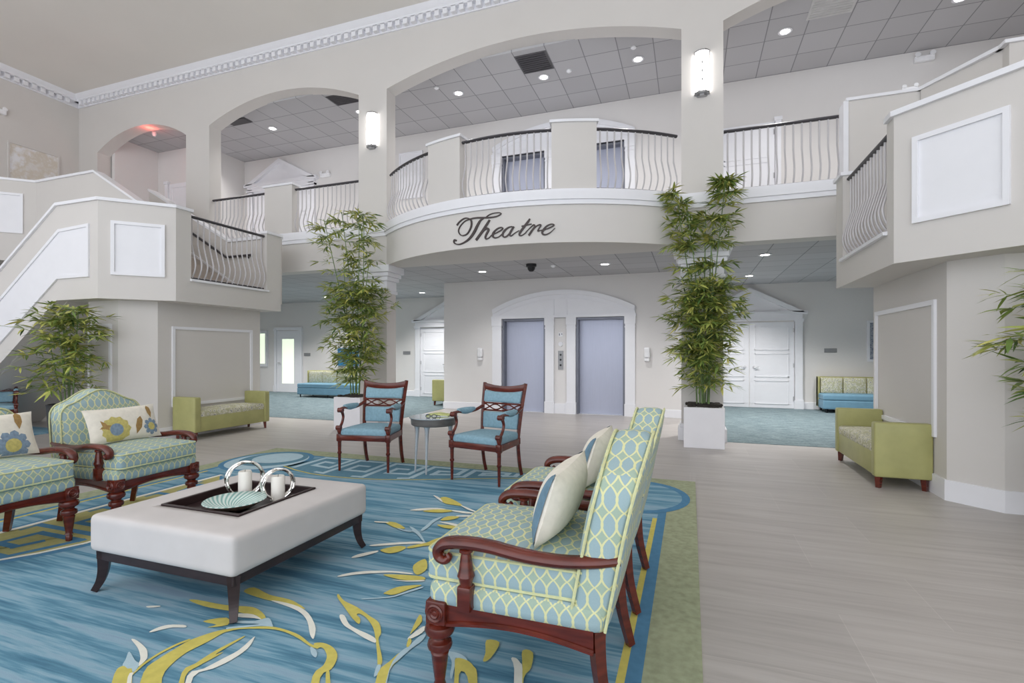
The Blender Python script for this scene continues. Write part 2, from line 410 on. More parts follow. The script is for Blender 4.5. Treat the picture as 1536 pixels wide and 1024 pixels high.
RUG = [
 ('y',[(-1.945,1.295),(-2.177,1.484),(-2.212,1.571),(-2.217,1.66),(-2.218,1.722),(-2.191,1.787),(-2.163,1.83),(-2.132,1.856),(-2.11,1.849),(-2.124,1.82),(-2.127,1.745),(-2.138,1.68),(-2.14,1.641),(-2.123,1.571),(-2.069,1.486),(-1.861,1.325)]),
 ('y',[(-2.196,1.434),(-2.234,1.501),(-2.249,1.542),(-2.257,1.612),(-2.249,1.684),(-2.23,1.731),(-2.219,1.723),(-2.234,1.673),(-2.242,1.601),(-2.233,1.536),(-2.219,1.495)]),
 ('c',[(-2.483,1.637),(-2.466,1.643),(-2.404,1.629),(-2.339,1.608),(-2.294,1.582),(-2.26,1.554),(-2.241,1.51),(-2.256,1.516),(-2.286,1.545),(-2.336,1.576),(-2.396,1.605)]),
 ('l',[(-2.392,1.568),(-2.3,1.532),(-2.26,1.522),(-2.231,1.494),(-2.226,1.47),(-2.269,1.481),(-2.312,1.488),(-2.346,1.523)]),
 ('y',[(-2.309,1.486),(-2.269,1.481),(-2.224,1.471),(-1.978,1.284),(-2.047,1.259),(-2.282,1.436)]),
 ('c',[(-2.216,1.489),(-2.201,1.454),(-1.967,1.288),(-1.985,1.281),(-2.21,1.443),(-2.218,1.473)]),
 ('y',[(-1.813,1.342),(-2.024,1.538),(-2.029,1.604),(-2.031,1.692),(-2.023,1.755),(-2.007,1.833),(-1.998,1.825),(-2.004,1.744),(-2.005,1.681),(-1.987,1.708),(-1.99,1.658),(-2.0,1.591),(-1.985,1.523),(-1.784,1.352)]),
 ('c',[(-1.788,1.351),(-1.983,1.531),(-1.962,1.59),(-1.946,1.673),(-1.934,1.743),(-1.955,1.842),(-1.944,1.837),(-1.905,1.762),(-1.903,1.672),(-1.924,1.603),(-1.953,1.534),(-1.77,1.357)]),
 ('c',[(-2.469,1.712),(-2.467,1.752),(-2.442,1.786),(-2.374,1.81),(-2.343,1.806),(-2.347,1.794),(-2.4,1.776),(-2.43,1.745),(-2.455,1.712)]),
 ('c',[(-2.73,1.879),(-2.675,1.905),(-2.66,1.897),(-2.706,1.871)]),
 ('y',[(-2.312,1.868),(-2.229,1.934),(-2.164,1.884),(-2.24,1.832),(-2.22,1.867)]),
 ('y',[(-2.576,2.0),(-2.538,2.019),(-2.344,2.028),(-2.186,2.06),(-2.134,2.011),(-2.297,1.987),(-2.444,1.98)]),
 ('y',[(-2.381,2.176),(-2.366,2.235),(-2.212,2.196),(-2.07,2.191),(-1.975,2.164),(-1.914,2.135),(-2.033,2.151),(-2.144,2.146),(-2.249,2.151)]),
 ('c',[(-2.153,2.146),(-2.082,2.156),(-1.966,2.145),(-1.862,2.105),(-1.752,2.025),(-1.703,1.969),(-1.677,1.926),(-1.719,1.952),(-1.814,2.041),(-1.905,2.096),(-2.007,2.124)]),
 ('y',[(-2.26,2.041),(-2.171,2.058),(-2.067,2.018),(-2.016,1.976),(-2.045,1.979),(-2.112,2.002),(-2.209,1.995)]),
 ('c',[(-2.211,1.981),(-2.13,2.003),(-2.045,1.979),(-2.092,1.976),(-2.184,1.957)]),
 ('l',[(-2.152,1.928),(-2.066,1.959),(-2.026,2.003),(-1.962,1.964),(-1.941,1.943),(-1.996,1.932),(-2.07,1.892),(-2.127,1.853),(-2.144,1.868),(-2.068,1.913),(-2.023,1.942),(-2.135,1.912)]),
 ('y',[(-2.133,1.851),(-2.086,1.884),(-1.963,1.94),(-1.871,1.946),(-1.762,1.93),(-1.665,1.891),(-1.622,1.884),(-1.617,1.869),(-1.659,1.876),(-1.747,1.906),(-1.853,1.928),(-1.945,1.922),(-2.075,1.874),(-2.115,1.835)]),
 ('y',[(-1.648,1.897),(-1.611,1.915),(-1.551,1.904),(-1.492,1.866),(-1.46,1.817),(-1.445,1.765),(-1.451,1.708),(-1.314,1.519),(-1.345,1.508),(-1.487,1.704),(-1.494,1.776),(-1.523,1.835),(-1.571,1.875),(-1.598,1.882),(-1.608,1.867)]),
 ('y',[(-1.442,1.73),(-1.438,1.749),(-1.257,1.539),(-1.272,1.533)]),
 ('l',[(-1.644,1.871),(-1.593,1.852),(-1.564,1.813),(-1.602,1.827)]),
 ('y',[(-1.854,2.33),(-1.779,2.279),(-1.668,2.244),(-1.548,2.189),(-1.468,2.151),(-1.404,2.075),(-1.384,2.024),(-1.28,1.901),(-1.261,1.859),(-1.272,1.855),(-1.324,1.926),(-1.418,2.046),(-1.477,2.11),(-1.559,2.171),(-1.614,2.192),(-1.619,2.177),(-1.579,2.151),(-1.555,2.107),(-1.628,2.147),(-1.718,2.212),(-1.836,2.297)]),
 ('c',[(-1.701,2.148),(-1.674,2.15),(-1.601,2.091),(-1.535,2.065),(-1.472,2.051),(-1.405,2.028),(-1.383,1.996),(-1.451,2.011),(-1.552,2.047),(-1.618,2.073),(-1.676,2.117)]),
 ('l',[(-1.275,1.854),(-1.259,1.86),(-1.238,1.811),(-1.244,1.786)]),
 ('y',[(-1.122,1.587),(-1.241,1.81),(-1.24,1.895),(-1.233,1.968),(-1.207,1.927),(-1.204,1.841),(-1.09,1.598)]),
 ('l',[(-1.233,1.968),(-1.221,2.026),(-1.22,2.071),(-1.213,2.119),(-1.195,2.137),(-1.185,2.083),(-1.199,2.012),(-1.207,1.927),(-1.204,1.841),(-1.081,1.601),(-1.09,1.598),(-1.212,1.853)]),
 ('c',[(-1.26,2.091),(-1.247,2.179),(-1.229,2.198),(-1.218,2.141),(-1.248,2.072)]),
 ('y',[(-1.232,2.022),(-1.254,2.081),(-1.231,2.067),(-1.218,2.021)]),
 ('y',[(-1.271,2.122),(-1.315,2.285),(-1.271,2.234),(-1.265,2.136)]),
 ('y',[(-1.622,2.428),(-1.595,2.505),(-1.537,2.551),(-1.468,2.58),(-1.512,2.509),(-1.555,2.428),(-1.607,2.418)]),
 ('l',[(-1.692,2.333),(-1.569,2.399),(-1.526,2.463),(-1.465,2.559),(-1.45,2.548),(-1.511,2.452),(-1.556,2.392),(-1.68,2.329)]),
 ('c',[(-2.007,2.522),(-1.957,2.585),(-1.868,2.64),(-1.74,2.685),(-1.61,2.7),(-1.606,2.683),(-1.726,2.664),(-1.83,2.619),(-1.925,2.563),(-1.99,2.51)]),
 ('y',[(-1.759,2.624),(-1.676,2.654),(-1.573,2.675),(-1.509,2.676),(-1.492,2.645),(-1.587,2.604),(-1.688,2.605)]),
 ('c',[(-1.673,2.581),(-1.585,2.6),(-1.495,2.639),(-1.487,2.625),(-1.578,2.589)]),
 ('y',[(-1.656,2.804),(-1.635,2.913),(-1.552,2.791),(-1.556,2.696),(-1.598,2.712)]),
 ('c',[(-2.106,2.782),(-2.086,2.844),(-2.012,2.926),(-1.997,2.899),(-2.046,2.812),(-2.089,2.77)]),
 ('c',[(-2.113,2.998),(-1.996,3.081),(-1.827,3.165),(-1.775,3.169),(-1.767,3.147),(-1.887,3.095),(-2.011,3.024),(-2.092,2.982)]),
 ('y',[(-1.997,2.941),(-1.954,3.015),(-1.909,3.05),(-1.853,3.04),(-1.861,2.961),(-1.913,2.914)]),
 ('y',[(-1.85,3.062),(-1.767,3.162),(-1.746,3.232),(-1.709,3.289),(-1.662,3.168),(-1.752,3.106),(-1.823,3.032)]),
 ('l',[(-2.051,3.411),(-2.009,3.401),(-1.907,3.319),(-1.77,3.161),(-1.802,3.181),(-1.882,3.26),(-1.962,3.323),(-1.999,3.309),(-2.083,3.327),(-2.13,3.358),(-2.032,3.333),(-1.987,3.349)]),
 ('y',[(-2.288,3.441),(-2.203,3.458),(-2.063,3.37),(-2.116,3.351),(-2.201,3.382)]),
 ('c',[(-2.376,3.428),(-2.275,3.451),(-2.261,3.43),(-2.352,3.408)]),
 ('l',[(-1.933,3.38),(-1.945,3.498),(-1.958,3.624),(-1.916,3.707),(-1.922,3.557),(-1.907,3.462),(-1.907,3.366)]),
 ('y',[(-1.897,3.632),(-1.882,3.733),(-1.787,3.752),(-1.807,3.677),(-1.859,3.632)]),
 ('c',[(-1.81,3.781),(-1.664,3.832),(-1.634,3.807),(-1.798,3.754)]),
 ('y',[(-1.868,3.525),(-1.742,3.545),(-1.694,3.537),(-1.726,3.477),(-1.81,3.484)]),
 ('c',[(-1.891,3.587),(-1.794,3.595),(-1.701,3.572),(-1.704,3.541),(-1.794,3.559)]),
 ('c',[(-2.264,3.765),(-2.19,3.846),(-2.068,3.902),(-1.982,3.892),(-2.082,3.854),(-2.166,3.788)]),
 ('y',[(-2.144,3.784),(-2.081,3.851),(-1.98,3.887),(-1.902,3.87),(-1.974,3.8),(-2.08,3.777)]),
 ('c',[(-1.91,3.887),(-1.765,3.889),(-1.654,3.876),(-1.765,3.848),(-1.887,3.86)]),
 ('y',[(-2.182,4.158),(-2.15,4.222),(-2.001,4.135),(-1.888,4.028),(-1.979,4.028),(-2.07,4.044)]),
 ('c',[(-2.288,4.234),(-2.194,4.181),(-2.102,4.066),(-2.197,4.145)]),
 ('c',[(-1.915,4.041),(-1.81,3.987),(-1.671,3.893),(-1.8,3.945)]),
 ('l',[(-1.048,2.043),(-1.004,2.05),(-0.96,2.044),(-0.921,2.014),(-0.977,2.014),(-0.955,1.959),(-0.931,1.88),(-0.949,1.902),(-0.977,1.975),(-1.012,2.018)]),
 ('y',[(-0.975,2.011),(-0.921,2.014),(-0.879,1.986),(-0.842,1.94),(-0.748,1.719),(-0.763,1.714),(-0.875,1.914),(-0.914,1.915),(-0.81,1.697),(-0.832,1.689),(-0.94,1.928)]),
 ('y',[(-0.901,2.186),(-0.837,2.19),(-0.829,2.091),(-0.838,2.04),(-0.855,2.034),(-0.868,2.094)]),
 ('c',[(-0.745,2.092),(-0.724,2.1),(-0.696,2.074),(-0.674,2.037),(-0.591,1.775),(-0.62,1.764),(-0.707,2.025)]),
 ('y',[(-0.716,2.164),(-0.667,2.165),(-0.642,2.055),(-0.65,1.98),(-0.591,1.775),(-0.674,2.037)]),
]
SIGN = {
 'T':[[(-0.743,3.415,0.0249),(-0.689,3.465,0.0203),(-0.606,3.505,0.018),(-0.532,3.502,0.0179),(-0.474,3.464,0.0246),(-0.463,3.394,0.0268),(-0.489,3.323,0.0246),(-0.547,3.254,0.0202),(-0.628,3.236,0.0158),(-0.689,3.27,0.0158),(-0.709,3.329,0.0136),(-0.674,3.394,0.0136),(-0.591,3.459,0.0135),(-0.489,3.484,0.0179),(-0.375,3.49,0.0222),(-0.25,3.479,0.0243),(-0.129,3.47,0.0219),(-0.023,3.478,0.0175),(0.041,3.505,0.0152),(0.041,3.525,0.0131),(-0.01,3.534,0.0131),(-0.102,3.528,0.0131),(-0.169,3.505,0.0132),(-0.209,3.478,0.011)],[(-0.25,3.47,0.0154),(-0.305,3.439,0.0288),(-0.361,3.359,0.0399),(-0.417,3.266,0.0423),(-0.489,3.186,0.0358),(-0.576,3.133,0.0247),(-0.681,3.104,0.0181),(-0.766,3.118,0.0182),(-0.802,3.151,0.0205),(-0.79,3.181,0.0296),(-0.75,3.17,0.0227)]],
 'h':[[(-0.142,3.435,0.0285),(-0.209,3.344,0.0352),(-0.291,3.241,0.0376),(-0.382,3.139,0.0378)],[(-0.305,3.218,0.0111),(-0.236,3.285,0.0221),(-0.182,3.304,0.0286),(-0.162,3.278,0.0308),(-0.196,3.22,0.0308),(-0.216,3.173,0.0264),(-0.203,3.141,0.0198),(-0.155,3.155,0.0132),(-0.116,3.189,0.011)]],
 'e':[[(-0.116,3.189,0.011),(-0.023,3.224,0.0153),(0.054,3.26,0.0196),(0.073,3.289,0.0196),(0.041,3.3,0.0174),(-0.023,3.278,0.0218),(-0.082,3.222,0.0307),(-0.089,3.174,0.0285),(-0.05,3.147,0.0197),(0.016,3.16,0.0131),(0.08,3.21,0.0109)]],
 'a':[[(0.232,3.301,0.0151),(0.169,3.29,0.0195),(0.105,3.244,0.0282),(0.073,3.186,0.0283),(0.099,3.148,0.0217),(0.15,3.162,0.0195),(0.219,3.236,0.0151)],[(0.257,3.299,0.0238),(0.207,3.225,0.0303),(0.188,3.178,0.026),(0.213,3.158,0.0173),(0.269,3.196,0.0108),(0.343,3.234,0.0086)]],
 't':[[(0.509,3.402,0.0214),(0.478,3.357,0.03),(0.417,3.283,0.0322),(0.356,3.203,0.0301),(0.343,3.162,0.0237),(0.38,3.154,0.0151),(0.454,3.198,0.0107)],[(0.378,3.295,0.0151),(0.454,3.307,0.0172),(0.536,3.322,0.0128)]],
 'r':[[(0.441,3.198,0.0107),(0.526,3.277,0.0128),(0.568,3.305,0.0214),(0.584,3.28,0.0214),(0.538,3.217,0.0278),(0.49,3.148,0.03)],[(0.526,3.194,0.0086),(0.61,3.285,0.015),(0.676,3.299,0.0213),(0.64,3.236,0.0171),(0.631,3.21,0.0192),(0.67,3.217,0.0107)]],
 'e2':[[(0.67,3.217,0.0107),(0.753,3.231,0.0149),(0.848,3.269,0.0191),(0.877,3.292,0.017),(0.836,3.305,0.017),(0.765,3.278,0.0213),(0.706,3.209,0.032),(0.7,3.168,0.0277),(0.742,3.149,0.0192),(0.813,3.176,0.0128),(0.889,3.244,0.0085)]],
}
# ================================================================ SETTING
XL, XR, YB = -14.5, 9.06, -5.0
ZC, ZU, ZL, ZF = 7.74, 6.79, 3.05, 3.77      # lobby ceiling, upper ceiling, lower ceiling, upper floor
YA, YA2 = 8.3, 8.6                            # arcade wall
YE, YF = 11.0, 13.75                          # elevator wall, far wall

b = MB(); b.box(XL, XR, YB, YF, -.1, 0); struct(b.build('floor', 'tile', smooth=False), 'pale taupe plank tile floor of the lobby')
b = MB()
b.box(XL+.01, -5.62, YA+.02, YF-.01, 0, .006); b.box(.44, XR-.01, YA+.02, YF-.01, 0, .006)
struct(b.build('floor_carpet', 'carpet', smooth=False), 'teal streaked carpet of the side corridors beyond the columns', 'floor')
b = MB(); b.box(XL, XR, YB, YA2, ZC, ZC+.1); struct(b.build('ceiling', 'ceil', smooth=False), 'high plain beige lobby ceiling')
b = MB(); b.box(XL, XR, YA2, YF, ZL, ZL+.1); struct(b.build('ceiling_lower', 'ceiltile', smooth=False), 'tiled ceiling under the balcony', 'ceiling')
b = MB(); b.box(XL, XR, YA2-.02, YE+.3, ZU, ZU+.1); struct(b.build('ceiling_upper', 'ceiltile', smooth=False), 'tiled ceiling of the upper gallery', 'ceiling')

def arch(x0, x1, zs, za, n=28):
    c = (x1-x0)/2; h = za-zs; R = (c*c+h*h)/(2*h); cx = (x0+x1)/2; cz = za-R; a = math.asin(c/R)
    return [(cx+R*math.sin(a-2*a*i/n), cz+R*math.cos(a-2*a*i/n)) for i in range(n+1)]   # right to left
b = MB()
bays = [(-13.8, -10.79, 6.30, 6.74), (-10.08, -6.13, 6.41, 6.83), (-5.49, -.131, 6.42, 6.84), (.475, 4.64, 6.42, 6.84), (5.35, 8.36, 6.3, 6.74)]
for x0, x1, zs, za in bays:
    b.prism([(x0, ZC), (x1, ZC)]+arch(x0, x1, zs, za), YA, YA2, 'y')
for x0, x1 in ((XL, -13.8), (-10.79, -10.08), (-6.13, -5.49), (-.131, .475), (4.64, 5.35), (8.36, XR)):
    b.box(x0, x1, YA, YA2, 3.77, ZC)
b.box(XL, -5.49, YA, YA2, 3.03, 3.77); b.box(-.131, XR, YA, YA2, 3.03, 3.77)
struct(b.build('wall_arcade', 'wall', smooth=False), 'pale grey arcade wall with three wide arches over the gallery')

# columns below the arcade
def column(x0, x1, name, lab):
    t = thing(name, lab, 'column', ((x0+x1)/2, YA+.15, 0)); t['kind'] = 'structure'
    w = (x1-x0)/2
    b = MB(); b.box(-w, w, -.15, .17, 0, 3.03); b.build('shaft', 'wall', t, smooth=False)
    b = MB()
    for z0, z1, e in ((2.5, 2.56, .03), (2.56, 2.74, .012), (2.74, 2.82, .05), (2.82, 2.9, .08), (2.9, 3.03, .12)):
        b.box(-w-e, w+e, -.15-e, .17+e, z0, z1, bev=.012)
    b.build('capital', 'white', t, smooth=False)
    b = MB(); b.box(-w-.05, w+.05, -.2, .22, 0, .2, bev=.006); b.box(-w-.025, w+.025, -.175, .195, .2, .26, bev=.01); b.build('base', 'white', t, smooth=False)
column(-6.13, -5.49, 'column', 'square column with stepped white capital behind the tall bamboo left of the theatre sign')
column(-.131, .475, 'column', 'square column behind the tall bamboo in the white cube planter right of the elevators')

# curved balcony under the theatre sign
CX, CY, CR = -2.81, 11.39, 4.09
A0 = math.asin(2.68/CR)
def arcp(r, a): return (CX+r*math.sin(a), CY-r*math.cos(a))
def arcs(r, a0, a1, n=40): return [arcp(r, a0+(a1-a0)*i/n) for i in range(n+1)]
b = MB(); b.prism(arcs(CR, -A0, A0)+[(-.13, YA2), (-5.49, YA2)], 3.03, 3.76, 'z')
struct(b.build('wall_balcony', 'wall', smooth=True, angle=25), 'curved balcony front carrying the theatre lettering')
def arcband(b, r0, r1, z0, z1, a0, a1, n=40, bev=0): b.prism(arcs(r1, a0, a1, n)+arcs(r0, a1, a0, n), z0, z1, 'z', bev=bev)
b = MB()
arcband(b, CR-.2, CR+.035, 3.60, 3.67, -A0, A0); arcband(b, CR-.2, CR+.06, 3.67, 3.79, -A0, A0); arcband(b, CR-.2, CR+.04, 3.79, 3.83, -A0, A0)
struct(b.build('trim_1', 'white', smooth=True, angle=25), 'white curved ledge along the balcony edge', 'trim')
n_trim = [1]
def trim(b, lab, m='white', smooth=False):
    n_trim[0] += 1
    return struct(b.build('trim_%d' % n_trim[0], m, smooth=smooth), lab, 'trim')
for x0, x1, lab in ((XL, -5.47, 'white ledge along the gallery edge left of the curved balcony'), (-.12, XR, 'white ledge along the gallery edge right of the curved balcony')):
    b = MB()
    for e, z0, z1 in ((.035, 3.60, 3.67), (.06, 3.67, 3.79), (.04, 3.79, 3.83)): b.box(x0, x1, YA-e, YA+.05, z0, z1)
    trim(b, lab)
b = MB(); b.box(XL, XR, YA2, YF, 3.3, ZF); b.prism(arcs(CR-.05, -A0, A0)+[(-.13, YA2), (-5.49, YA2)], 3.5, 3.775, 'z')
struct(b.build('floor_upper', 'upperfloor', smooth=False), 'floor of the upper gallery', 'floor')

# gallery parapet piers
for i, (a0, a1, lab) in enumerate(((math.asin((-4.17-CX)/CR), math.asin((-3.5-CX)/CR), 'solid parapet pier on the curved balcony left of the sign'), (math.asin((-1.98-CX)/CR), math.asin((-1.33-CX)/CR), 'solid parapet pier on the curved balcony right of the sign'))):
    b = MB(); arcband(b, CR-.2, CR+.0, 3.8, 4.84, a0, a1, 10); struct(b.build('wall_parapet', 'wall', smooth=True, angle=25), lab)
    b = MB(); arcband(b, CR-.23, CR+.03, 4.84, 4.88, a0-.007, a1+.007, 10); trim(b, 'white cap on the '+lab[6:])
b = MB(); b.box(-8.5, -7.77, YA, YA+.2, 3.8, 4.84); struct(b.build('wall_parapet', 'wall', smooth=False), 'solid parapet pier in the left gallery arch')
b = MB(); b.box(-8.53, -7.74, YA-.03, YA+.23, 4.84, 4.88); trim(b, 'white cap on the parapet pier in the left gallery arch')
b = MB(); b.box(2.06, XR-2.5, YA-.18, YA+.02, 3.5, 4.84); b.prism([(2.88, 8.1), (3.02, 8.1), (3.52, 7.33), (3.38, 7.33)], 3.2, 4.84); b.box(3.38, 6.5, 7.2, 7.34, 3.2, 4.84)
struct(b.build('wall_gallery_right', 'wall', smooth=False), 'solid gallery parapet above the right stair landing')
b = MB(); b.box(2.03, 2.95, YA-.21, YA+.05, 4.84, 4.88); b.prism([(2.84, 8.12), (3.06, 8.12), (3.55, 7.3), (3.33, 7.3)], 4.84, 4.885); b.box(3.33, 6.5, 7.17, 7.37, 4.84, 4.88); b.box(2.0, 2.06, YA-.2, YA+.03, 3.8, 4.84)
trim(b, 'white cap on the gallery parapet above the right stair landing')

# upper gallery back walls
def wall_with_holes(b, x0, x1, z0, z1, y0, y1, holes):
    xs = x0
    for hx0, hx1, hz in sorted(holes):
        b.box(xs, hx0, y0, y1, z0, z1); b.box(hx0, hx1, y0, y1, hz, z1); xs = hx1
    b.box(xs, x1, y0, y1, z0, z1)
EL = ((-4.14, -3.085), (-2.39, -1.315))
b = MB(); wall_with_holes(b, -12.0, XR, ZF, ZU, YE, YE+.25, [(x0, x1, ZF+2.14) for x0, x1 in EL])
b.box(-12.1, -12.0, 9.7, YE+.25, ZF, ZU); b.box(-13.65, -12.0, 9.7, 9.8, ZF, ZU); b.box(-13.75, -13.65, YA2, 9.8, ZF, ZU)
struct(b.build('wall_upper', 'wallfar', smooth=False), 'white back wall of the upper gallery')
# elevator block below
b = MB(); wall_with_holes(b, -5.65, .39, 0, ZL, YE, YE+.25, [(x0, x1, 2.14) for x0, x1 in EL])
b.box(-5.65, -5.4, YE+.25, YF, 0, ZL); b.box(.14, .39, YE+.25, YF, 0, ZL)
struct(b.build('wall_elevator', 'wallfar', smooth=False), 'wall with the two elevators under the balcony')
b = MB(); b.box(XL, XR, YF, YF+.15, 0, ZL); struct(b.build('wall_far', 'wallfar', smooth=False), 'far wall of the side corridors')
b = MB(); b.box(XL-.15, XL, YB, YF+.15, 0, ZC+.1); struct(b.build('wall_left', 'wall', smooth=False), 'tall left wall of the lobby')
b = MB(); b.box(XR, XR+.15, YB, YF+.15, 0, ZC+.1); struct(b.build('wall_right', 'wall', smooth=False), 'tall right wall of the lobby')
b = MB(); b.box(5.5, 5.6, 7.9, YF, 0, ZL); struct(b.build('wall_corridor', 'wallfar', smooth=False), 'right end wall of the corridor')

# baseboards
n_bb = 0
def baseboard(segs, side, lab):
    b = MB()
    for x0, x1, y0, y1 in segs: b.box(x0, x1, y0, y1, 0, .17, bev=.006)
    struct(b.build('baseboard_'+side, 'white', smooth=False), lab, 'baseboard')
baseboard([(-5.67, -4.36, YE-.02, YE+.01), (-1.12, .41, YE-.02, YE+.01), (-5.67, -5.64, YE, YF), (.38, .41, YE, YF), (-2.86, -2.62, YE-.02, YE+.01)], 'elevator', 'white baseboard of the elevator wall')
baseboard([(-12.38, -8.05, YF-.02, YF), (2.57, 5.5, YF-.02, YF)], 'far', 'white baseboard of the far wall')
baseboard([(XL, XL+.02, YB, YF)], 'left', 'white baseboard of the left wall')

# crown moulding with dentils
b = MB()
b.box(XL, XR, YA-.03, YA, 7.48, 7.6); b.box(XL, XR, YA-.12, YA, 7.6, 7.65); b.prism([(YA, 7.65), (YA-.12, 7.65), (YA-.15, 7.68), (YA-.2, ZC), (YA, ZC)], XL, XR, 'x')
x = XL+.2
while x < XR: b.box(x, x+.09, YA-.12, YA-.02, 7.5, 7.61); x += .165
trim(b, 'white dentil crown moulding along the arcade wall')
b = MB()
b.box(XL, XL+.03, YB, YA-.02, 7.48, 7.6); b.box(XL, XL+.12, YB, YA-.02, 7.6, 7.65); b.prism([(XL, 7.65), (XL+.12, 7.65), (XL+.15, 7.68), (XL+.2, ZC), (XL, ZC)], YB, YA-.02, 'y')
y = YA-.35
while y > 2: b.box(XL+.02, XL+.12, y, y+.09, 7.5, 7.61); y -= .165
trim(b, 'white dentil crown moulding along the left wall')

# ---------------------------------------------------------------- stair landings
def strip(b, outer, inner, z0, z1):
    for i in range(len(outer)-1):
        b.prism([outer[i], outer[i+1], inner[i+1], inner[i]], z0, z1)
def lerp(p, q, y): t = (y-p[1])/(q[1]-p[1]); return (p[0]+(q[0]-p[0])*t, y)
def panel_frame(b, o, ux, w, z0, z1, fw=.045, d=.025, back=None):
    """picture-frame moulding on a wall: o start (x,y), ux unit direction along wall; outward normal is to the right of ux"""
    nx, ny = ux[1], -ux[0]
    def q(s, e): return (o[0]+ux[0]*s+nx*e, o[1]+ux[1]*s+ny*e)
    for s0, s1, a, c in ((0, fw, z0, z1), (w-fw, w, z0, z1), (fw, w-fw, z0, z0+fw), (fw, w-fw, z1-fw, z1)):
        b.prism([q(s0, -.005), q(s1, -.005), q(s1, d), q(s0, d)], a, c)
    if back:
        b.prism([q(fw, -.005), q(w-fw, -.005), q(w-fw, .004), q(fw, .004)], z0+fw, z1-fw)
zb, zt = 2.15, 3.57
LO = [(-7.40, 7.62), (-7.40, 5.53), (-8.07, 4.86), (-9.0, 4.86)]; LI = [(-7.54, 7.62), (-7.54, 5.59), (-8.13, 5.0), (-9.0, 5.0)]
b = MB()
strip(b, LO, LI, zb, 2.5)
strip(b, [(-7.40, 7.62), (-7.40, 7.28)], [(-7.54, 7.62), (-7.54, 7.28)], 2.5, zt)
strip(b, [(-7.40, 5.78)]+LO[1:], [(-7.54, 5.78)]+LI[1:], 2.5, zt)
b.prism(LI+[(-9.0, 7.62)], zb, 2.45)
b.prism([(-8.07, 2.16), (-9.0, 2.16), (-12.16, 0), (-13.4, 0), (-13.4, .72), (-9.06, zt), (-8.9, zt)], 4.862, 5.0, 'y')
b.prism([(-9.0, zb), (-12.16, 0), (-12.45, 0), (-9.0, 2.35)], 5.0, 6.3, 'y')
b.prism([(-7.5, 2.3), (-7.5, 3.57), (-8.72, 3.57), (-11.0, 4.84), (-11.0, 3.3), (-8.8, 2.15)], 7.62, 7.75, 'y')
b.prism([(-8.6, 2.3), (-8.6, 3.55), (-10.73, 4.8), (-12.5, 4.8), (-12.5, 3.2), (-10.9, 3.2), (-8.9, 2.2)], 6.4, 6.54, 'y')
struct(b.build('wall_landing_left', 'wall', smooth=False), 'grey octagonal stair landing with parapets on the left')
b = MB(); b.prism([(-12.5, 6.4), (-13.2, 5.75), (-13.2, 5.9), (-12.55, 6.54)], 3.2, 4.8); b.prism([(-13.2, 5.75), (-14.49, 5.75), (-14.49, 5.9), (-13.2, 5.9)], 3.2, 4.8)
b.prism([(-10.9, 6.5), (-12.5, 6.5), (-13.2, 5.8), (-14.49, 5.8), (-14.49, 8.3), (-10.9, 8.3)], 3.3, ZF)
struct(b.build('wall_balcony_left', 'wall', smooth=False), 'upper balcony parapet at the head of the left stairs')
def stairs(x0, z0, z1, run, y0, y1, lab):
    n = round((z1-z0)/.172); r = (z1-z0)/n; pts = [(x0, z0-.12)]; x = x0
    top = []
    for i in range(n):
        top += [(x, z0+r*i), (x, z0+r*(i+1))]; x -= run
    pts = top+[(x, z1), (x, z1-.25), (x0-.3, z0-.12)]
    b = MB(); b.prism([(x0, z0-.12)]+pts, y0, y1, 'y'); return struct(b.build('floor_stairs', 'step', smooth=False), lab, 'stairs')
stairs(-8.35, 2.45, ZF, .292, 6.54, 7.62, 'upper flight of the left stairs')
b = MB()
n = 14; r = 2.45/n; pts = []
for i in range(n): pts += [(-9.0-.255*i, 2.45-r*i), (-9.0-.255*i, 2.45-r*(i+1))]
pts += [(-9.0-.255*n, 0), (-12.3, 0), (-9.0, 2.3)]
b.prism(pts, 5.0, 6.3, 'y'); struct(b.build('floor_stairs', 'step', smooth=False), 'lower flight of the left stairs', 'stairs')
b = MB(); b.prism([(-8.45, 2.64), (-10.5, 3.85), (-10.5, 3.89), (-8.45, 2.68)], 7.60, 7.625, 'y'); trim(b, 'thin white stringer line along the upper flight of the left stairs')
# white caps left
b = MB()
def capline(pts_o, pts_i, z, h=.045, e=.03):
    for i in range(len(pts_o)-1):
        o0, o1, i0, i1 = [Vector((*p, 0)) for p in (pts_o[i], pts_o[i+1], pts_i[i], pts_i[i+1])]
        d = (o0-i0).normalized()*e; d2 = (o1-i1).normalized()*e
        b.prism([(o0+d)[:2], (o1+d2)[:2], (i1-d2)[:2], (i0-d)[:2]], z, z+h)
capline([(-7.40, 7.65), (-7.40, 7.26)], [(-7.54, 7.65), (-7.54, 7.26)], zt)
capline([(-7.40, 5.8)]+LO[1:], [(-7.54, 5.8)]+LI[1:], zt)
def slopecap(x0, z0, x1, z1, y0, y1): b.prism([(x0, z0), (x1, z1), (x1, z1+.045), (x0, z0+.045)], y0, y1, 'y')
slopecap(-9.0, zt, -13.42, .72-.02, 4.83, 5.03)
slopecap(-7.5, zt, -8.72, zt, 7.59, 7.78); slopecap(-8.72, zt, -11.0, 4.84, 7.59, 7.78)
slopecap(-8.58, 3.55, -10.73, 4.8, 6.37, 6.57); slopecap(-10.73, 4.8, -12.5, 4.8, 6.37, 6.57)
b.prism([(-12.5, 6.37), (-13.22, 5.72), (-13.22, 5.93), (-12.56, 6.57)], 4.8, 4.845); b.prism([(-13.2, 5.72), (-14.49, 5.72), (-14.49, 5.93), (-13.2, 5.93)], 4.8, 4.845)
b.prism([(-13.2, 5.68), (-14.49, 5.68), (-14.49, 5.76), (-13.2, 5.76)], 3.6, 3.77)
b.box(-7.44, -7.36, 5.76, 7.30, 2.485, 2.52)
trim(b, 'white caps along the left stair parapets')
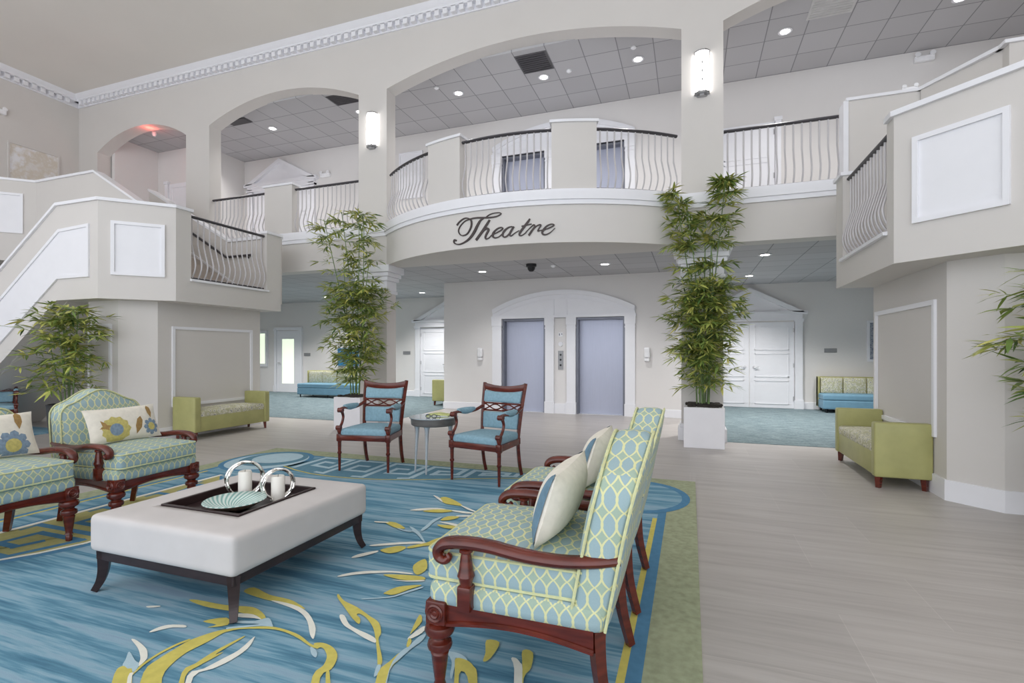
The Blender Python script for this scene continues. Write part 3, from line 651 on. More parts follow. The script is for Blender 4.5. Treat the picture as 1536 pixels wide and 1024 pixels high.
# raised panels
b = MB(); d = math.sqrt(.5)
panel_frame(b, (-8.07+.15*d, 4.86+.15*d), (d, d), .66, 2.5, 3.29, back=True); trim(b, 'square white moulded panel on the left landing corner')
b = MB()
P = [(-8.27, 2.49), (-8.27, 3.22), (-8.93, 3.19), (-12.2, .99), (-12.2, .32), (-8.97, 2.49)]
b.prism(P, 4.852, 4.862, 'y')
def inset(P, e):
    out = []; n = len(P)
    for i in range(n):
        a, p, c = Vector(P[i-1]), Vector(P[i]), Vector(P[(i+1) % n]); d1 = (p-a).normalized(); d2 = (c-p).normalized()
        n1 = Vector((-d1.y, d1.x)); n2 = Vector((-d2.y, d2.x)); m = (n1+n2).normalized(); out.append(tuple(p+m*(e/max(.3, m.dot(n1)))))
    return out
Po, Pi = inset(P, .022), inset(P, -.022)
for i in range(6): b.prism([Po[i], Po[(i+1) % 6], Pi[(i+1) % 6], Pi[i]], 4.835, 4.862, 'y')
trim(b, 'white moulded panel following the slope of the left stairs')
b = MB(); u = (-.733, -.68); panel_frame(b, (-12.5+u[0]*.72, 6.4+u[1]*.72), (-u[0], -u[1]), .52, 3.75, 4.55, back=True); trim(b, 'small white panel on the upper balcony parapet at left')
# lower cores
zr0, zr1 = 2.21, 3.60
def core(pts, z, name, lab):
    b = MB(); b.prism(pts, 0, z); struct(b.build(name, 'wall', smooth=False), lab)
LC = [(-7.75, 7.46), (-7.75, 5.50), (-8.10, 5.15), (-8.77, 5.15), (-8.77, 7.46)]
RC = [(2.24, 7.72), (2.24, 5.74), (2.53, 5.45), (6.0, 5.45), (6.0, 7.72)]
core(LC, 2.2, 'wall_core_left', 'grey wall block under the left landing'); core(RC, 2.3, 'wall_core_right', 'grey wall block under the right landing')
def offs(pts, e):   # thin skin outside polygon edges (open chain)
    out = []
    for i, p in enumerate(pts):
        ns = []
        for a, c in ((i-1, i), (i, i+1)):
            if 0 <= a and c < len(pts):
                dx, dy = pts[c][0]-pts[a][0], pts[c][1]-pts[a][1]; L = math.hypot(dx, dy); ns.append((dy/L, -dx/L))
        nx = sum(n[0] for n in ns); ny = sum(n[1] for n in ns); L = math.hypot(nx, ny); k = e/(L/len(ns))*1.0
        nx, ny = nx/L, ny/L
        k = e if len(ns) == 1 else e/max(.5, nx*ns[0][0]+ny*ns[0][1])
        out.append((p[0]+nx*k, p[1]+ny*k))
    return out
for pts, side, sgn in ((LC[:4], 'landing_left', -1), (RC[:4], 'landing_right', 1)):
    b = MB(); o = offs(pts, .02*sgn)
    strip(b, o, offs(pts, -.005*sgn), 0, .19); struct(b.build('baseboard_'+side, 'white', smooth=False), 'white baseboard round the %s landing wall' % side.split('_')[1], 'baseboard')
b = MB(); panel_frame(b, (-7.75, 5.72), (0, 1), 1.55, .5, 1.78); trim(b, 'large white picture frame moulding behind the left olive bench')
b = MB(); panel_frame(b, (2.24, 7.6), (0, -1), 1.66, .55, 1.88, fw=.05); trim(b, 'large white picture frame moulding behind the right olive bench')
b = MB(); panel_frame(b, (-8.75, 5.15), (1, 0), .52, .4, 1.8); trim(b, 'white frame moulding behind the potted bamboo under the stairs')
# right landing
RO = [(1.82, 7.70), (1.82, 5.71), (2.5, 5.03), (6.0, 5.03)]; RI = [(1.96, 7.70), (1.96, 5.77), (2.56, 5.17), (6.0, 5.17)]
b = MB()
strip(b, RO, RI, zr0, 2.53)
strip(b, [(1.82, 7.70), (1.82, 7.40)], [(1.96, 7.70), (1.96, 7.40)], 2.53, zr1)
strip(b, [(1.82, 5.89)]+RO[1:], [(1.96, 5.89)]+RI[1:], 2.53, zr1)
b.prism(RI+[(6.0, 7.7)], zr0, 2.5); b.box(1.965, 6.0, 7.61, 7.695, 2.49, zr1-.002)
struct(b.build('wall_landing_right', 'wall', smooth=False), 'grey octagonal stair landing with parapets on the right')
b = MB()
capline([(1.82, 7.73), (1.82, 7.38)], [(1.96, 7.73), (1.96, 7.38)], zr1); capline([(1.82, 5.87)]+RO[1:], [(1.96, 5.87)]+RI[1:], zr1, h=.05, e=.035)
b.box(1.78, 1.86, 5.87, 7.42, 2.515, 2.55)
trim(b, 'white caps along the right landing parapet')
b = MB(); panel_frame(b, (1.82+.16*d, 5.71-.16*d), (d, -d), .68, 2.55, 3.34, back=True); trim(b, 'square white moulded panel on the right landing corner')

# ---------------------------------------------------------------- railings
bal_mesh = {}
def railing(label, pt, nrm, L, zb, zt, name='balcony_railing', belly=.085, sp=.105):
    """pt(s)->(x,y), nrm(s)->outward unit normal; s in metres 0..L"""
    x0, y0 = pt(L/2); t = thing(name, label, 'railing', (x0, y0, zb), 0, 'wrought balusters railings of the gallery and landings')
    h = zt-zb; n = max(2, int(L/.15))
    path = [(pt(L*i/n)[0]-x0, pt(L*i/n)[1]-y0, h) for i in range(n+1)]
    b = MB(); b.tube(path, .032, 10, flat=(.75, 1.0)); b.build('handrail', 'handrail', t)
    b = MB(); b.tube([(p[0], p[1], .03) for p in path], .014, 6); b.build('bottom_rail', 'handrail', t)
    key = round(h, 2)
    nb = int(L/sp); first = None
    for i in range(nb):
        s = L*(i+.5)/nb; p = pt(s); nn = nrm(s)
        if key not in bal_mesh:
            pr = [(0, h), (0, h*.6), (.012, h*.52), (belly*.75, h*.34), (belly, h*.24), (belly*.8, h*.14), (belly*.25, h*.05), (0, .03)]
            pa = catmull([(a, 0, c) for a, c in pr], 3)
            b = MB(); b.tube(pa, .0125, 6); o = b.build('baluster', 'baluster', None, uv=False); bal_mesh[key] = o.data
        else:
            o = bpy.data.objects.new('baluster', bal_mesh[key]); C.objects.link(o)
        o.parent = t; o.location = (p[0]-x0, p[1]-y0, 0); o.rotation_euler = (0, 0, math.atan2(nn[1], nn[0]))
    return t
def straight(p, q, label, zb, zt, n):
    L = math.dist(p, q)
    railing(label, lambda s: (p[0]+(q[0]-p[0])*s/L, p[1]+(q[1]-p[1])*s/L), lambda s: n, L, zb, zt)
straight((-7.47, 5.79), (-7.47, 7.27), 'dark topped railing in the left stair landing opening', 2.52, 3.52, (1, 0))
straight((1.89, 7.39), (1.89, 5.90), 'steeply seen railing in the right stair landing opening', 2.55, 3.55, (-1, 0))
straight((-10.07, YA+.1), (-8.51, YA+.1), 'gallery railing between the far left pier and the parapet pier in the left arch', 3.83, 4.76, (0, -1))
straight((-7.76, YA+.1), (-6.14, YA+.1), 'gallery railing between the left arch parapet pier and the column with the left sconce', 3.83, 4.76, (0, -1))
straight((.485, YA+.1), (2.05, YA+.1), 'gallery railing right of the right sconce column', 3.83, 4.76, (0, -1))
for a0, a1, lab in ((-A0+.01, math.asin((-4.18-CX)/CR), 'curved railing on the theatre balcony beside the left sconce column'), (math.asin((-3.49-CX)/CR), math.asin((-1.99-CX)/CR), 'curved railing on the theatre balcony above the lettering'), (math.asin((-1.32-CX)/CR), A0-.01, 'curved railing on the theatre balcony beside the right sconce column')):
    R = CR-.07; L = R*(a1-a0)
    railing(lab, lambda s, a0=a0, R=R: arcp(R, a0+s/R), lambda s, a0=a0, R=R: (math.sin(a0+s/R), -math.cos(a0+s/R)), L, 3.83, 4.76)
t = thing('stair_handrail', 'dark grab rail along the upper flight seen through the left landing railing', 'handrail', (-8.6, 7.58, 2.45))
b = MB(); b.tube([(.5, 0, .82), (-.15, 0, .82), (-1.4, 0, 1.56), (-1.9, 0, 1.86)], .025, 8); b.build('rail', 'handrail', t)
for x, z in ((.4, .80), (-.6, 1.06), (-1.5, 1.60)):
    b = MB(); b.tube([(x, 0, z), (x, .045, z-.03)], .012, 6); b.build('bracket', 'handrail', t)

# ---------------------------------------------------------------- doors
n_door = [0]
def newdoor(lab, loc, cat='door'):
    n_door[0] += 1
    t = thing('door_%d' % n_door[0], lab, cat, loc); t['kind'] = 'structure'; return t
def pediment(t, w, z, hgt, dpt=.09):
    b = MB(); b.prism([(-w/2, z), (w/2, z), (0, z+hgt)], -dpt*.5, 0, 'y')
    for sx in (-1, 1):
        dx, dz = w/2+.02, hgt+.0; L = math.hypot(dx, dz); nx, nz = dz/L*.1*sx, dx/L*.1
        b.prism([(sx*dx, z-.02), (0, z+hgt), (0, z+hgt-.11), (sx*(dx-.26), z+.0)], -dpt-.03, 0, 'y')
    b.box(-w/2-.05, w/2+.05, -dpt-.03, 0, z-.06, z+.02); b.box(-w/2+.06, w/2-.06, -dpt, 0, z-.16, z-.06); b.box(-w/2+.03, w/2-.03, -dpt-.02, 0, z-.2, z-.16)
    b.build('pediment', 'white', t, smooth=False)
def leaf(t, x0, x1, h, hx, hinge_x, panels=3):
    b = MB(); b.box(x0, x1, -.03, 0, .01, h)
    fw = .11; hh = (h-.12)/panels
    for i in range(panels):
        z0 = .06+hh*i+.04; z1 = .06+hh*(i+1)-.04
        for a, c, e, f in ((x0+fw, x1-fw, z0, z0+.02), (x0+fw, x1-fw, z1-.02, z1), (x0+fw, x0+fw+.02, z0, z1), (x1-fw-.02, x1-fw, z0, z1)):
            b.box(a, c, -.042, -.03, e, f)
    o = b.build('leaf', 'white', t, smooth=False)
    b = MB(); b.tube([(hx, -.03, 1.0), (hx, -.075, 1.0), (hx+(.1 if hx < (x0+x1)/2 else -.1), -.08, 1.0)], .012, 8); b.lathe([(0, 0), (.03, 0), (.03, .012), (0, .012)], T=Matrix.Translation((hx, -.03, 1.0)) @ Matrix.Rotation(PI/2, 4, 'X')); b.build('handle', 'steel', o)
    for z in (.25, 1.05, 1.9):
        b = MB(); b.tube([(hinge_x, -.04, z-.05), (hinge_x, -.04, z+.05)], .012, 6); b.build('hinge', 'hinge', o)
    return o
def casing(t, x0, x1, h, w=.16, dpt=.07):
    b = MB()
    for s0, s1 in ((x0-w, x0), (x1, x1+w)):
        b.box(s0, s1, -dpt, 0, 0, h); b.box(s0-.02, s1+.02, -dpt-.02, 0, 0, .22); b.box(s0-.02, s1+.02, -dpt-.02, 0, h-.02, h+.05)
    b.build('frame', 'white', t, smooth=False)
t = newdoor('white panelled double door under a triangular pediment right of the elevators', (1.38, YF, 0))
leaf(t, -.98, -.008, 2.1, -.1, -.97); leaf(t, .008, .98, 2.1, .1, .97); casing(t, -1.0, 1.0, 2.12); pediment(t, 2.42, 2.34, .62)
t = newdoor('white panelled double door under a pediment left of the elevators', (-6.87, YF, 0))
leaf(t, -.98, -.008, 2.1, -.1, -.97); leaf(t, .008, .98, 2.1, .1, .97); casing(t, -1.0, 1.0, 2.12); pediment(t, 2.42, 2.34, .62)
t = newdoor('white pedimented double door on the upper gallery in the left arch', (-10.65, YE, ZF))
leaf(t, -.98, -.008, 2.1, -.1, -.97); leaf(t, .008, .98, 2.1, .1, .97); casing(t, -1.0, 1.0, 2.12); pediment(t, 2.42, 2.3, .62)
t = newdoor('plain white door on the upper gallery in the right arch', (1.05, YE, ZF))
leaf(t, -.52, .5, 2.1, -.4, .49); casing(t, -.53, .51, 2.12, .1)
t = newdoor('white door at the back of the small far left arch', (-12.75, 9.7, ZF))
leaf(t, -.45, .45, 2.1, -.36, .44); casing(t, -.46, .46, 2.12, .1)
# glazed door at far left + side window
t = newdoor('white door with tall lit glass pane at the far left of the corridor', (-13.0, YF, 0))
b = MB(); w_, h_ = .98, 2.1
b.box(-.49, -.27, -.04, 0, 0, h_); b.box(.25, .49, -.04, 0, 0, h_); b.box(-.27, .25, -.04, 0, 0, .3); b.box(-.27, .25, -.04, 0, 1.82, h_); o = b.build('leaf', 'white', t, smooth=False)
b = MB(); b.box(-.27, .25, -.02, -.012, .3, 1.82); b.build('glass_pane', 'glowpane', o, smooth=False)['label'] = 'pale green glass with its own glow for the bright room behind'
b = MB(); b.tube([(-.4, -.04, 1), (-.4, -.09, 1), (-.3, -.09, 1)], .012, 8); b.build('handle', 'steel', o)
casing(t, -.5, .5, 2.12, .09); b = MB(); b.box(-.6, .6, -.07, 0, 2.12, 2.22); b.build('head', 'white', t, smooth=False)
t = thing('window_1', 'narrow lit sidelight window left of the glazed far door', 'window', (-14.2, YF, 0)); t['kind'] = 'structure'
b = MB()
for a in ((-.28, -.2, .87, 2.12), (.2, .28, .87, 2.12), (-.2, .2, .87, .97), (-.2, .2, 2.02, 2.12)): b.box(a[0], a[1], -.06, 0, a[2], a[3])
b.build('window_frame', 'white', t, smooth=False)
b = MB(); b.box(-.2, .2, -.02, -.01, .97, 2.02); b.build('pane', 'glowpane', t, smooth=False)
# elevators
def elevator(x0, x1, z, lab):
    t = newdoor(lab, ((x0+x1)/2, YE+.2, z), 'elevator door'); w = (x1-x0)/2
    b = MB(); b.box(-w+.05, w-.05, -.02, .04, 0, 2.12); b.build('leaf', 'elevator', t, smooth=False)
    b = MB(); b.box(-w, -w+.05, -.2, .04, 0, 2.14); b.box(w-.05, w, -.2, .04, 0, 2.14); b.box(-w+.05, w-.05, -.2, .04, 2.09, 2.14); b.build('jamb', 'jamb', t, smooth=False)
    b = MB(); b.box(-w+.05, w-.05, -.18, .04, -.01, .008); b.build('sill', 'steel', t, smooth=False)
elevator(*EL[0], 0, 'left grey steel elevator door under the white arch'); elevator(*EL[1], 0, 'right grey steel elevator door under the white arch')
elevator(*EL[0], ZF, 'upper floor elevator door seen behind the middle balcony railing'); elevator(*EL[1], ZF, 'upper floor elevator door right of the right parapet pier')
def surround(z, lab):
    b = MB(); cx = -2.735; w = 1.63
    ext = arch(cx-w, cx+w, z+2.36, z+2.76, 24)
    inn = arch(cx-w+.02, cx+w-.02, z+2.26, z+2.66, 24)
    b.prism([(cx-w, z+2.14), (cx+w, z+2.14)]+ext, YE-.05, YE, 'y')
    b.prism(ext+list(reversed(inn)), YE-.09, YE, 'y')
    i2 = arch(cx-w+.14, cx+w-.14, z+2.24, z+2.58, 24); i3 = arch(cx-w+.17, cx+w-.17, z+2.23, z+2.555, 24)
    b.prism(i2+list(reversed(i3)), YE-.065, YE-.05, 'y')
    b.box(cx-.16, cx-.14, YE-.065, YE-.05, z+2.2, z+2.56); b.box(cx+.14, cx+.16, YE-.065, YE-.05, z+2.2, z+2.56)
    b.box(cx-w-.02, cx+w+.02, YE-.085, YE, z+2.14, z+2.2)
    for x0, x1 in ((cx-w, EL[0][0]), (EL[0][1], EL[0][1]+.2), (EL[1][0]-.2, EL[1][0]), (EL[1][1], cx+w)):
        b.box(x0, x1, YE-.06, YE, z, z+2.14); b.box(x0-.012, x1+.012, YE-.08, YE, z+1.98, z+2.14); b.box(x0-.008, x1+.008, YE-.07, YE, z+1.9, z+1.925); b.box(x0-.012, x1+.012, YE-.08, YE, z, z+.26)
    b.box(EL[0][1]+.2, EL[1][0]-.2, YE-.05, YE, z, z+.22)
    trim(b, lab)
surround(0, 'white arched surround round the two elevators'); surround(ZF, 'white arched surround round the upper floor elevators')
t = thing('elevator_sign', 'small elevator floor sign between the two doors', 'sign', (-2.735, YE, 1.72)); b = MB(); b.box(-.05, .05, -.012, 0, 0, .09); b.build('plate', 'plastic', t, smooth=False)
b = MB(); b.box(-.035, -.02, -.016, -.01, .02, .07); b.box(.02, .035, -.016, -.01, .04, .07); b.build('marking', 'navy', t, smooth=False)
t = thing('call_button_panel', 'steel call button panel between the elevators', 'elevator panel', (-2.735, YE, .98)); b = MB(); b.box(-.06, .06, -.015, 0, 0, .42, bev=.004); b.build('plate', 'plate', t, smooth=False)
for z in (.1, .22, .33): b = MB(); b.lathe([(0, 0), (.022, 0), (.022, .012), (0, .014)], T=Matrix.Translation((0, -.015, z)) @ Matrix.Rotation(PI/2, 4, 'X')); b.build('button', 'blackish', t)
t = thing('lobby_lantern', 'round white hall lantern above the call buttons', 'indicator', (-2.735, YE, 1.55)); b = MB(); b.lathe([(0, 0), (.055, 0), (.05, .03), (0, .035)], T=Matrix.Rotation(PI/2, 4, 'X')); b.build('lens', 'white', t)
for x, lab in ((-4.67, 'white wall dispenser left of the elevators'), (-.86, 'white wall dispenser right of the elevators')):
    t = thing('hand_sanitizer_dispenser', lab, 'dispenser', (x, YE, 1.16), 0, 'hand sanitizer dispensers')
    b = MB(); b.rbox((0, -.055, .2), (.062, .055, .11), .03); b.build('housing', 'plastic', t)
    b = MB(); b.rbox((0, -.055, .05), (.055, .052, .035), .02); b.build('drip_tray', 'plastic', t)
    b = MB(); b.box(-.03, .03, -.09, -.03, .08, .1); b.build('nozzle', 'jamb', t, smooth=False)
for x, y, z, lab in ((-12.22, YF, 1.24, 'grey room plate right of the glazed far door'), (-8.36, YF, 1.3, 'grey room plate left of the white door by the elevators'), (3.13, YF, 1.36, 'grey room plate right of the pedimented double door')):
    o = MB().box(x-.13, x+.13, y-.015, y, z, z+.1, bev=.004).build('room_sign', 'plate', None, smooth=False); tag(o, lab, 'sign', 'room plates')
# ================================================================ FIXTURES
def wall_text():
    t = thing('theatre_sign', 'dark brown script lettering reading Theatre on the curved balcony front', 'sign', (CX, CY-CR, 3.03))
    for k, strokes in SIGN.items():
        b = MB()
        for st in strokes:
            pts = catmull([(s, z, w) for s, z, w in st], 5)
            L = []; Rr = []
            for i, p in enumerate(pts):
                q0, q1 = pts[max(i-1, 0)], pts[min(i+1, len(pts)-1)]
                dx, dz = q1.x-q0.x, q1.y-q0.y; m = math.hypot(dx, dz) or 1
                w = max(p.z, .008)/2
                L.append((p.x-dz/m*w, p.y+dx/m*w)); Rr.append((p.x+dz/m*w, p.y-dx/m*w))
            def W(p, r):
                a = p[0]/(CR+.012); x, y = arcp(r, a); return (x-CX, y-(CY-CR), p[1]-3.03)
            bm = bmesh.new(); V = []
            for l, r in zip(L, Rr): V.append([bm.verts.new(W(l, CR-.004)), bm.verts.new(W(l, CR+.02)), bm.verts.new(W(r, CR+.02)), bm.verts.new(W(r, CR-.004))])
            for i in range(len(V)-1):
                for j in range(4): bm.faces.new([V[i][j], V[i][(j+1) % 4], V[i+1][(j+1) % 4], V[i+1][j]])
            bm.faces.new(V[0]); bm.faces.new(list(reversed(V[-1])))
            bmesh.ops.recalc_face_normals(bm, faces=bm.faces)
            b.add(bm)
        b.build('letter', 'signletters', t, smooth=False)
wall_text()

def spot(name, loc, energy, size=2.2, radius=.06, color=(1, .985, .97), blend=.8):
    l = bpy.data.lights.new(name, 'SPOT'); l.energy = energy; l.spot_size = size; l.spot_blend = blend; l.shadow_soft_size = radius; l.color = color
    o = bpy.data.objects.new(name, l); C.objects.link(o); o.location = loc; return o
def area(name, loc, rot, sx, sy, energy, color=(1, 1, 1)):
    l = bpy.data.lights.new(name, 'AREA'); l.shape = 'RECTANGLE'; l.size = sx; l.size_y = sy; l.energy = energy; l.color = color
    o = bpy.data.objects.new(name, l); C.objects.link(o); o.location = loc; o.rotation_euler = rot; return o
first = None
def downlight(x, y, z, lab, e):
    global first
    if first is None:
        t = thing('recessed_downlight', lab, 'ceiling light', (x, y, z), 0, 'recessed downlights of the gallery and corridors')
        b = MB(); b.lathe([(.075, 0), (.105, -.004), (.11, -.012), (.075, -.014), (.075, 0)], seg=24); b.build('trim_ring', 'white', t, uv=False)
        b = MB(); b.lathe([(0, -.006), (.075, -.008), (.075, -.001), (0, 0)], seg=20); b.build('lens', 'glow', t, uv=False)['label'] = 'bright lit lens'
        first = t
    else: again(first, (x, y, z), 0, lab)
    spot('downlight_lamp', (x, y, z-.03), e)
UP, LOW = 115, 280
for x, lab in ((-11.44, 'lit downlight at the left end of the left gallery arch'), (-9.53, 'second lit downlight in the left gallery arch'), (-7.01, 'lit downlight beside the column with the left sconce'), (-4.57, 'lit downlight at the left of the middle gallery arch'), (-2.72, 'lit downlight in the middle of the middle gallery arch'), (-.91, 'lit downlight at the right of the middle gallery arch'), (1.51, 'lit downlight at the left of the right gallery arch'), (3.9, 'lit downlight near the top right corner')):
    downlight(x, 9.55, ZU, lab, UP)
for x, y, lab in ((-4.07, 9.65, 'lit downlight under the balcony in front of the left elevator'), (-1.53, 9.6, 'lit downlight under the balcony in front of the right elevator'), (1.21, 9.6, 'nearer of the two lit downlights right of the right tall bamboo'), (1.22, 12.13, 'farther of the two lit downlights right of the right tall bamboo'), (-7.11, 12.5, 'lit downlight before the pedimented door left of the elevators'), (-10.4, 12.5, 'lit downlight seen through the left tall bamboo')):
    downlight(x, y, ZL, lab, LOW if abs(x+2.8) > 3 else 95)
for x, y in ((-8.8, 10.2), (-12.8, 11.5), (3.2, 11.2), (-7.3, 9.6)): spot('downlight_lamp', (x, y, ZL-.03), LOW)  # unseen fill spots with no fixture, added to brighten the lower corridors
# sconces
def sconce(x, lab, src=None):
    if src: return again(src, (x, YA, 5.33), 0, lab)
    t = thing('wall_sconce', lab, 'sconce', (x, YA, 5.33), 0, 'column sconces')
    oct_ = [(-.11, 0), (-.11, -.05), (-.05, -.11), (.05, -.11), (.11, -.05), (.11, 0)]
    b = MB(); b.prism([(p[0]*.92, p[1]*.92) for p in oct_], .03, .64); b.build('glass_shade', 'sconceglow', t, smooth=False)
    b = MB(); b.prism(oct_, .0, .03); b.prism([(p[0]*.6, p[1]*.7) for p in oct_], -.03, 0); b.build('end_cap', 'sconce_metal', t, smooth=False)
    b = MB(); b.prism(oct_, .64, .66); b.build('end_cap', 'sconce_metal', t, smooth=False)
    b = MB()
    for p in oct_[1:5]: b.box(p[0]*.96-.006, p[0]*.96+.006, p[1]*.96-.006, p[1]*.96+.006, .03, .64)
    b.build('bar', 'sconce_metal', t, smooth=False)
    b = MB()
    for z in (.2, .33, .46): b.box(-.012, .012, -.108, -.1, z-.02, z+.02)
    b.build('stud', 'sconce_metal', t, smooth=False)
    b = MB(); b.box(-.08, .08, -.012, 0, -.02, .68); b.build('backplate', 'sconce_metal', t, smooth=False)
    return t
s0 = sconce(-5.81, 'lit wall sconce on the column left of the theatre sign'); sconce(.17, 'lit wall sconce on the column right of the theatre sign', s0)

# vents, detectors, emergency lights
def vent(x, y, lab, m, sx=.3, sy=.3, z=ZU):
    t = thing('ceiling_vent', lab, 'vent', (x, y, z))
    b = MB(); b.box(-sx, sx, -sy, sy, -.012, 0); b.build('grille_frame', m, t, smooth=False)
    b = MB()
    for i in range(9):
        yy = -sy*.85+sy*1.7*i/8; b.box(-sx*.9, sx*.9, yy-.012, yy+.012, -.022, -.012)
    b.build('slat', 'ventwhite' if m == 'ventwhite' else 'handrail', t, smooth=False)
vent(-2.75, 9.02, 'dark square ceiling vent in the middle gallery arch', 'vent'); vent(-10.0, 9.0, 'dark ceiling vent in the left gallery arch', 'vent', .3, .12)
vent(-7.0, 8.95, 'grey ceiling vent near the top of the left gallery arch', 'vent', .3, .2); vent(2.1, 9.05, 'light slatted ceiling vent in the right gallery arch', 'ventwhite', .32, .3)
def detector(x, y, z, lab):
    b = MB(); b.lathe([(0, 0), (.05, 0), (.05, -.02), (.025, -.04), (0, -.042)], (0, 0, 0), 16); o = b.build('smoke_detector', 'plastic'); o.location = (x, y, z); tag(o, lab, 'detector')
detector(-2.2, 9.5, ZU, 'small round detector beside the middle downlight'); detector(-.95, 9.15, ZU, 'small round detector in front of the right downlight of the middle arch'); detector(-4.9, 9.2, ZU, 'small round detector near the left downlight of the middle arch'); detector(-2.5, 9.45, ZL, 'small sprinkler head under the balcony')
t = thing('dome_camera', 'dark dome camera on the ceiling under the balcony', 'camera', (-2.86, 9.18, ZL))
b = MB(); b.lathe([(0, 0), (.1, 0), (.1, -.05), (.08, -.06)], seg=20); b.build('housing', 'blackish', t); b = MB(); b.lathe([(.075, -.06), (.07, -.1), (.04, -.14), (0, -.15)], seg=20); b.build('dome', 'blackish', t)
def emergency(loc, lab, rz=0, sc=1):
    t = thing('emergency_light', lab, 'emergency light', loc, rz); t.scale = (sc, sc, sc)
    b = MB(); b.rbox((0, -.04, 0), (.15, .04, .05), .015); b.build('housing', 'plastic', t)
    for s in (-1, 1):
        b = MB(); b.lathe([(0, 0), (.03, 0), (.045, .05), (0, .055)], T=Matrix.Translation((s*.11, -.05, .06)) @ Matrix.Rotation(PI/2.3, 4, 'X')); b.build('lamp_head', 'plastic', t)
emergency((XL+.0, 6.7, 6.72), 'white twin headed emergency light high on the left wall', PI/2)
emergency((-9.15, YE, 6.07), 'small white emergency light beside the upper pedimented door')
emergency((2.80, YA-.05, 4.925), 'white emergency light on the parapet cap at upper right', 0, .6)
emergency((3.95, YE, 6.62), 'small white emergency light under the ceiling at upper right')
t = thing('ceiling_lamp', 'small white ceiling lamp glowing red under the small far left arch', 'lamp', (-12.45, 8.75, ZU))
b = MB(); b.lathe([(0, 0), (.05, 0), (.05, -.05), (.03, -.1), (0, -.11)], seg=14); b.build('housing', 'plastic', t)
l = bpy.data.lights.new('exit_glow', 'POINT'); l.energy = 3.5; l.color = (1, .12, .08); l.shadow_soft_size = .05; o = bpy.data.objects.new('exit_glow', l); C.objects.link(o); o.location = (-12.2, 8.46, 6.62)

# pictures
def picture(name, lab, loc, w, h, rz, art, frame='white', fw=.03):
    t = thing(name, lab, 'picture', loc, rz)
    b = MB()
    for a in ((-w/2, w/2, 0, fw), (-w/2, w/2, h-fw, h), (-w/2, -w/2+fw, fw, h-fw), (w/2-fw, w/2, fw, h-fw)): b.box(a[0], a[1], -.04, 0, a[2], a[3])
    b.build('frame', frame, t, smooth=False)
    b = MB(); b.box(-w/2+fw, w/2-fw, -.02, 0, fw, h-fw); b.build('print', art, t, smooth=False)
picture('framed_picture', 'large pale framed landscape print high on the left wall', (XL, 7.38, 5.05), .98, 1.08, PI/2, 'meadow', 'wall')
picture('framed_picture', 'narrow framed dark print on the far wall above the right blue sofa', (4.22, YF, 1.15), .72, .95, 0, 'inkart', 'white', .05)
picture('framed_picture', 'white board on the upper gallery wall right of the left sconce', (-6.56, YE, 5.2), .66, 1.15, 0, 'white')
picture('framed_picture', 'bright blue canvas on the far wall behind the left tall bamboo', (-10.4, YF, .93), 1.1, .56, 0, 'artblue', 'artblue')

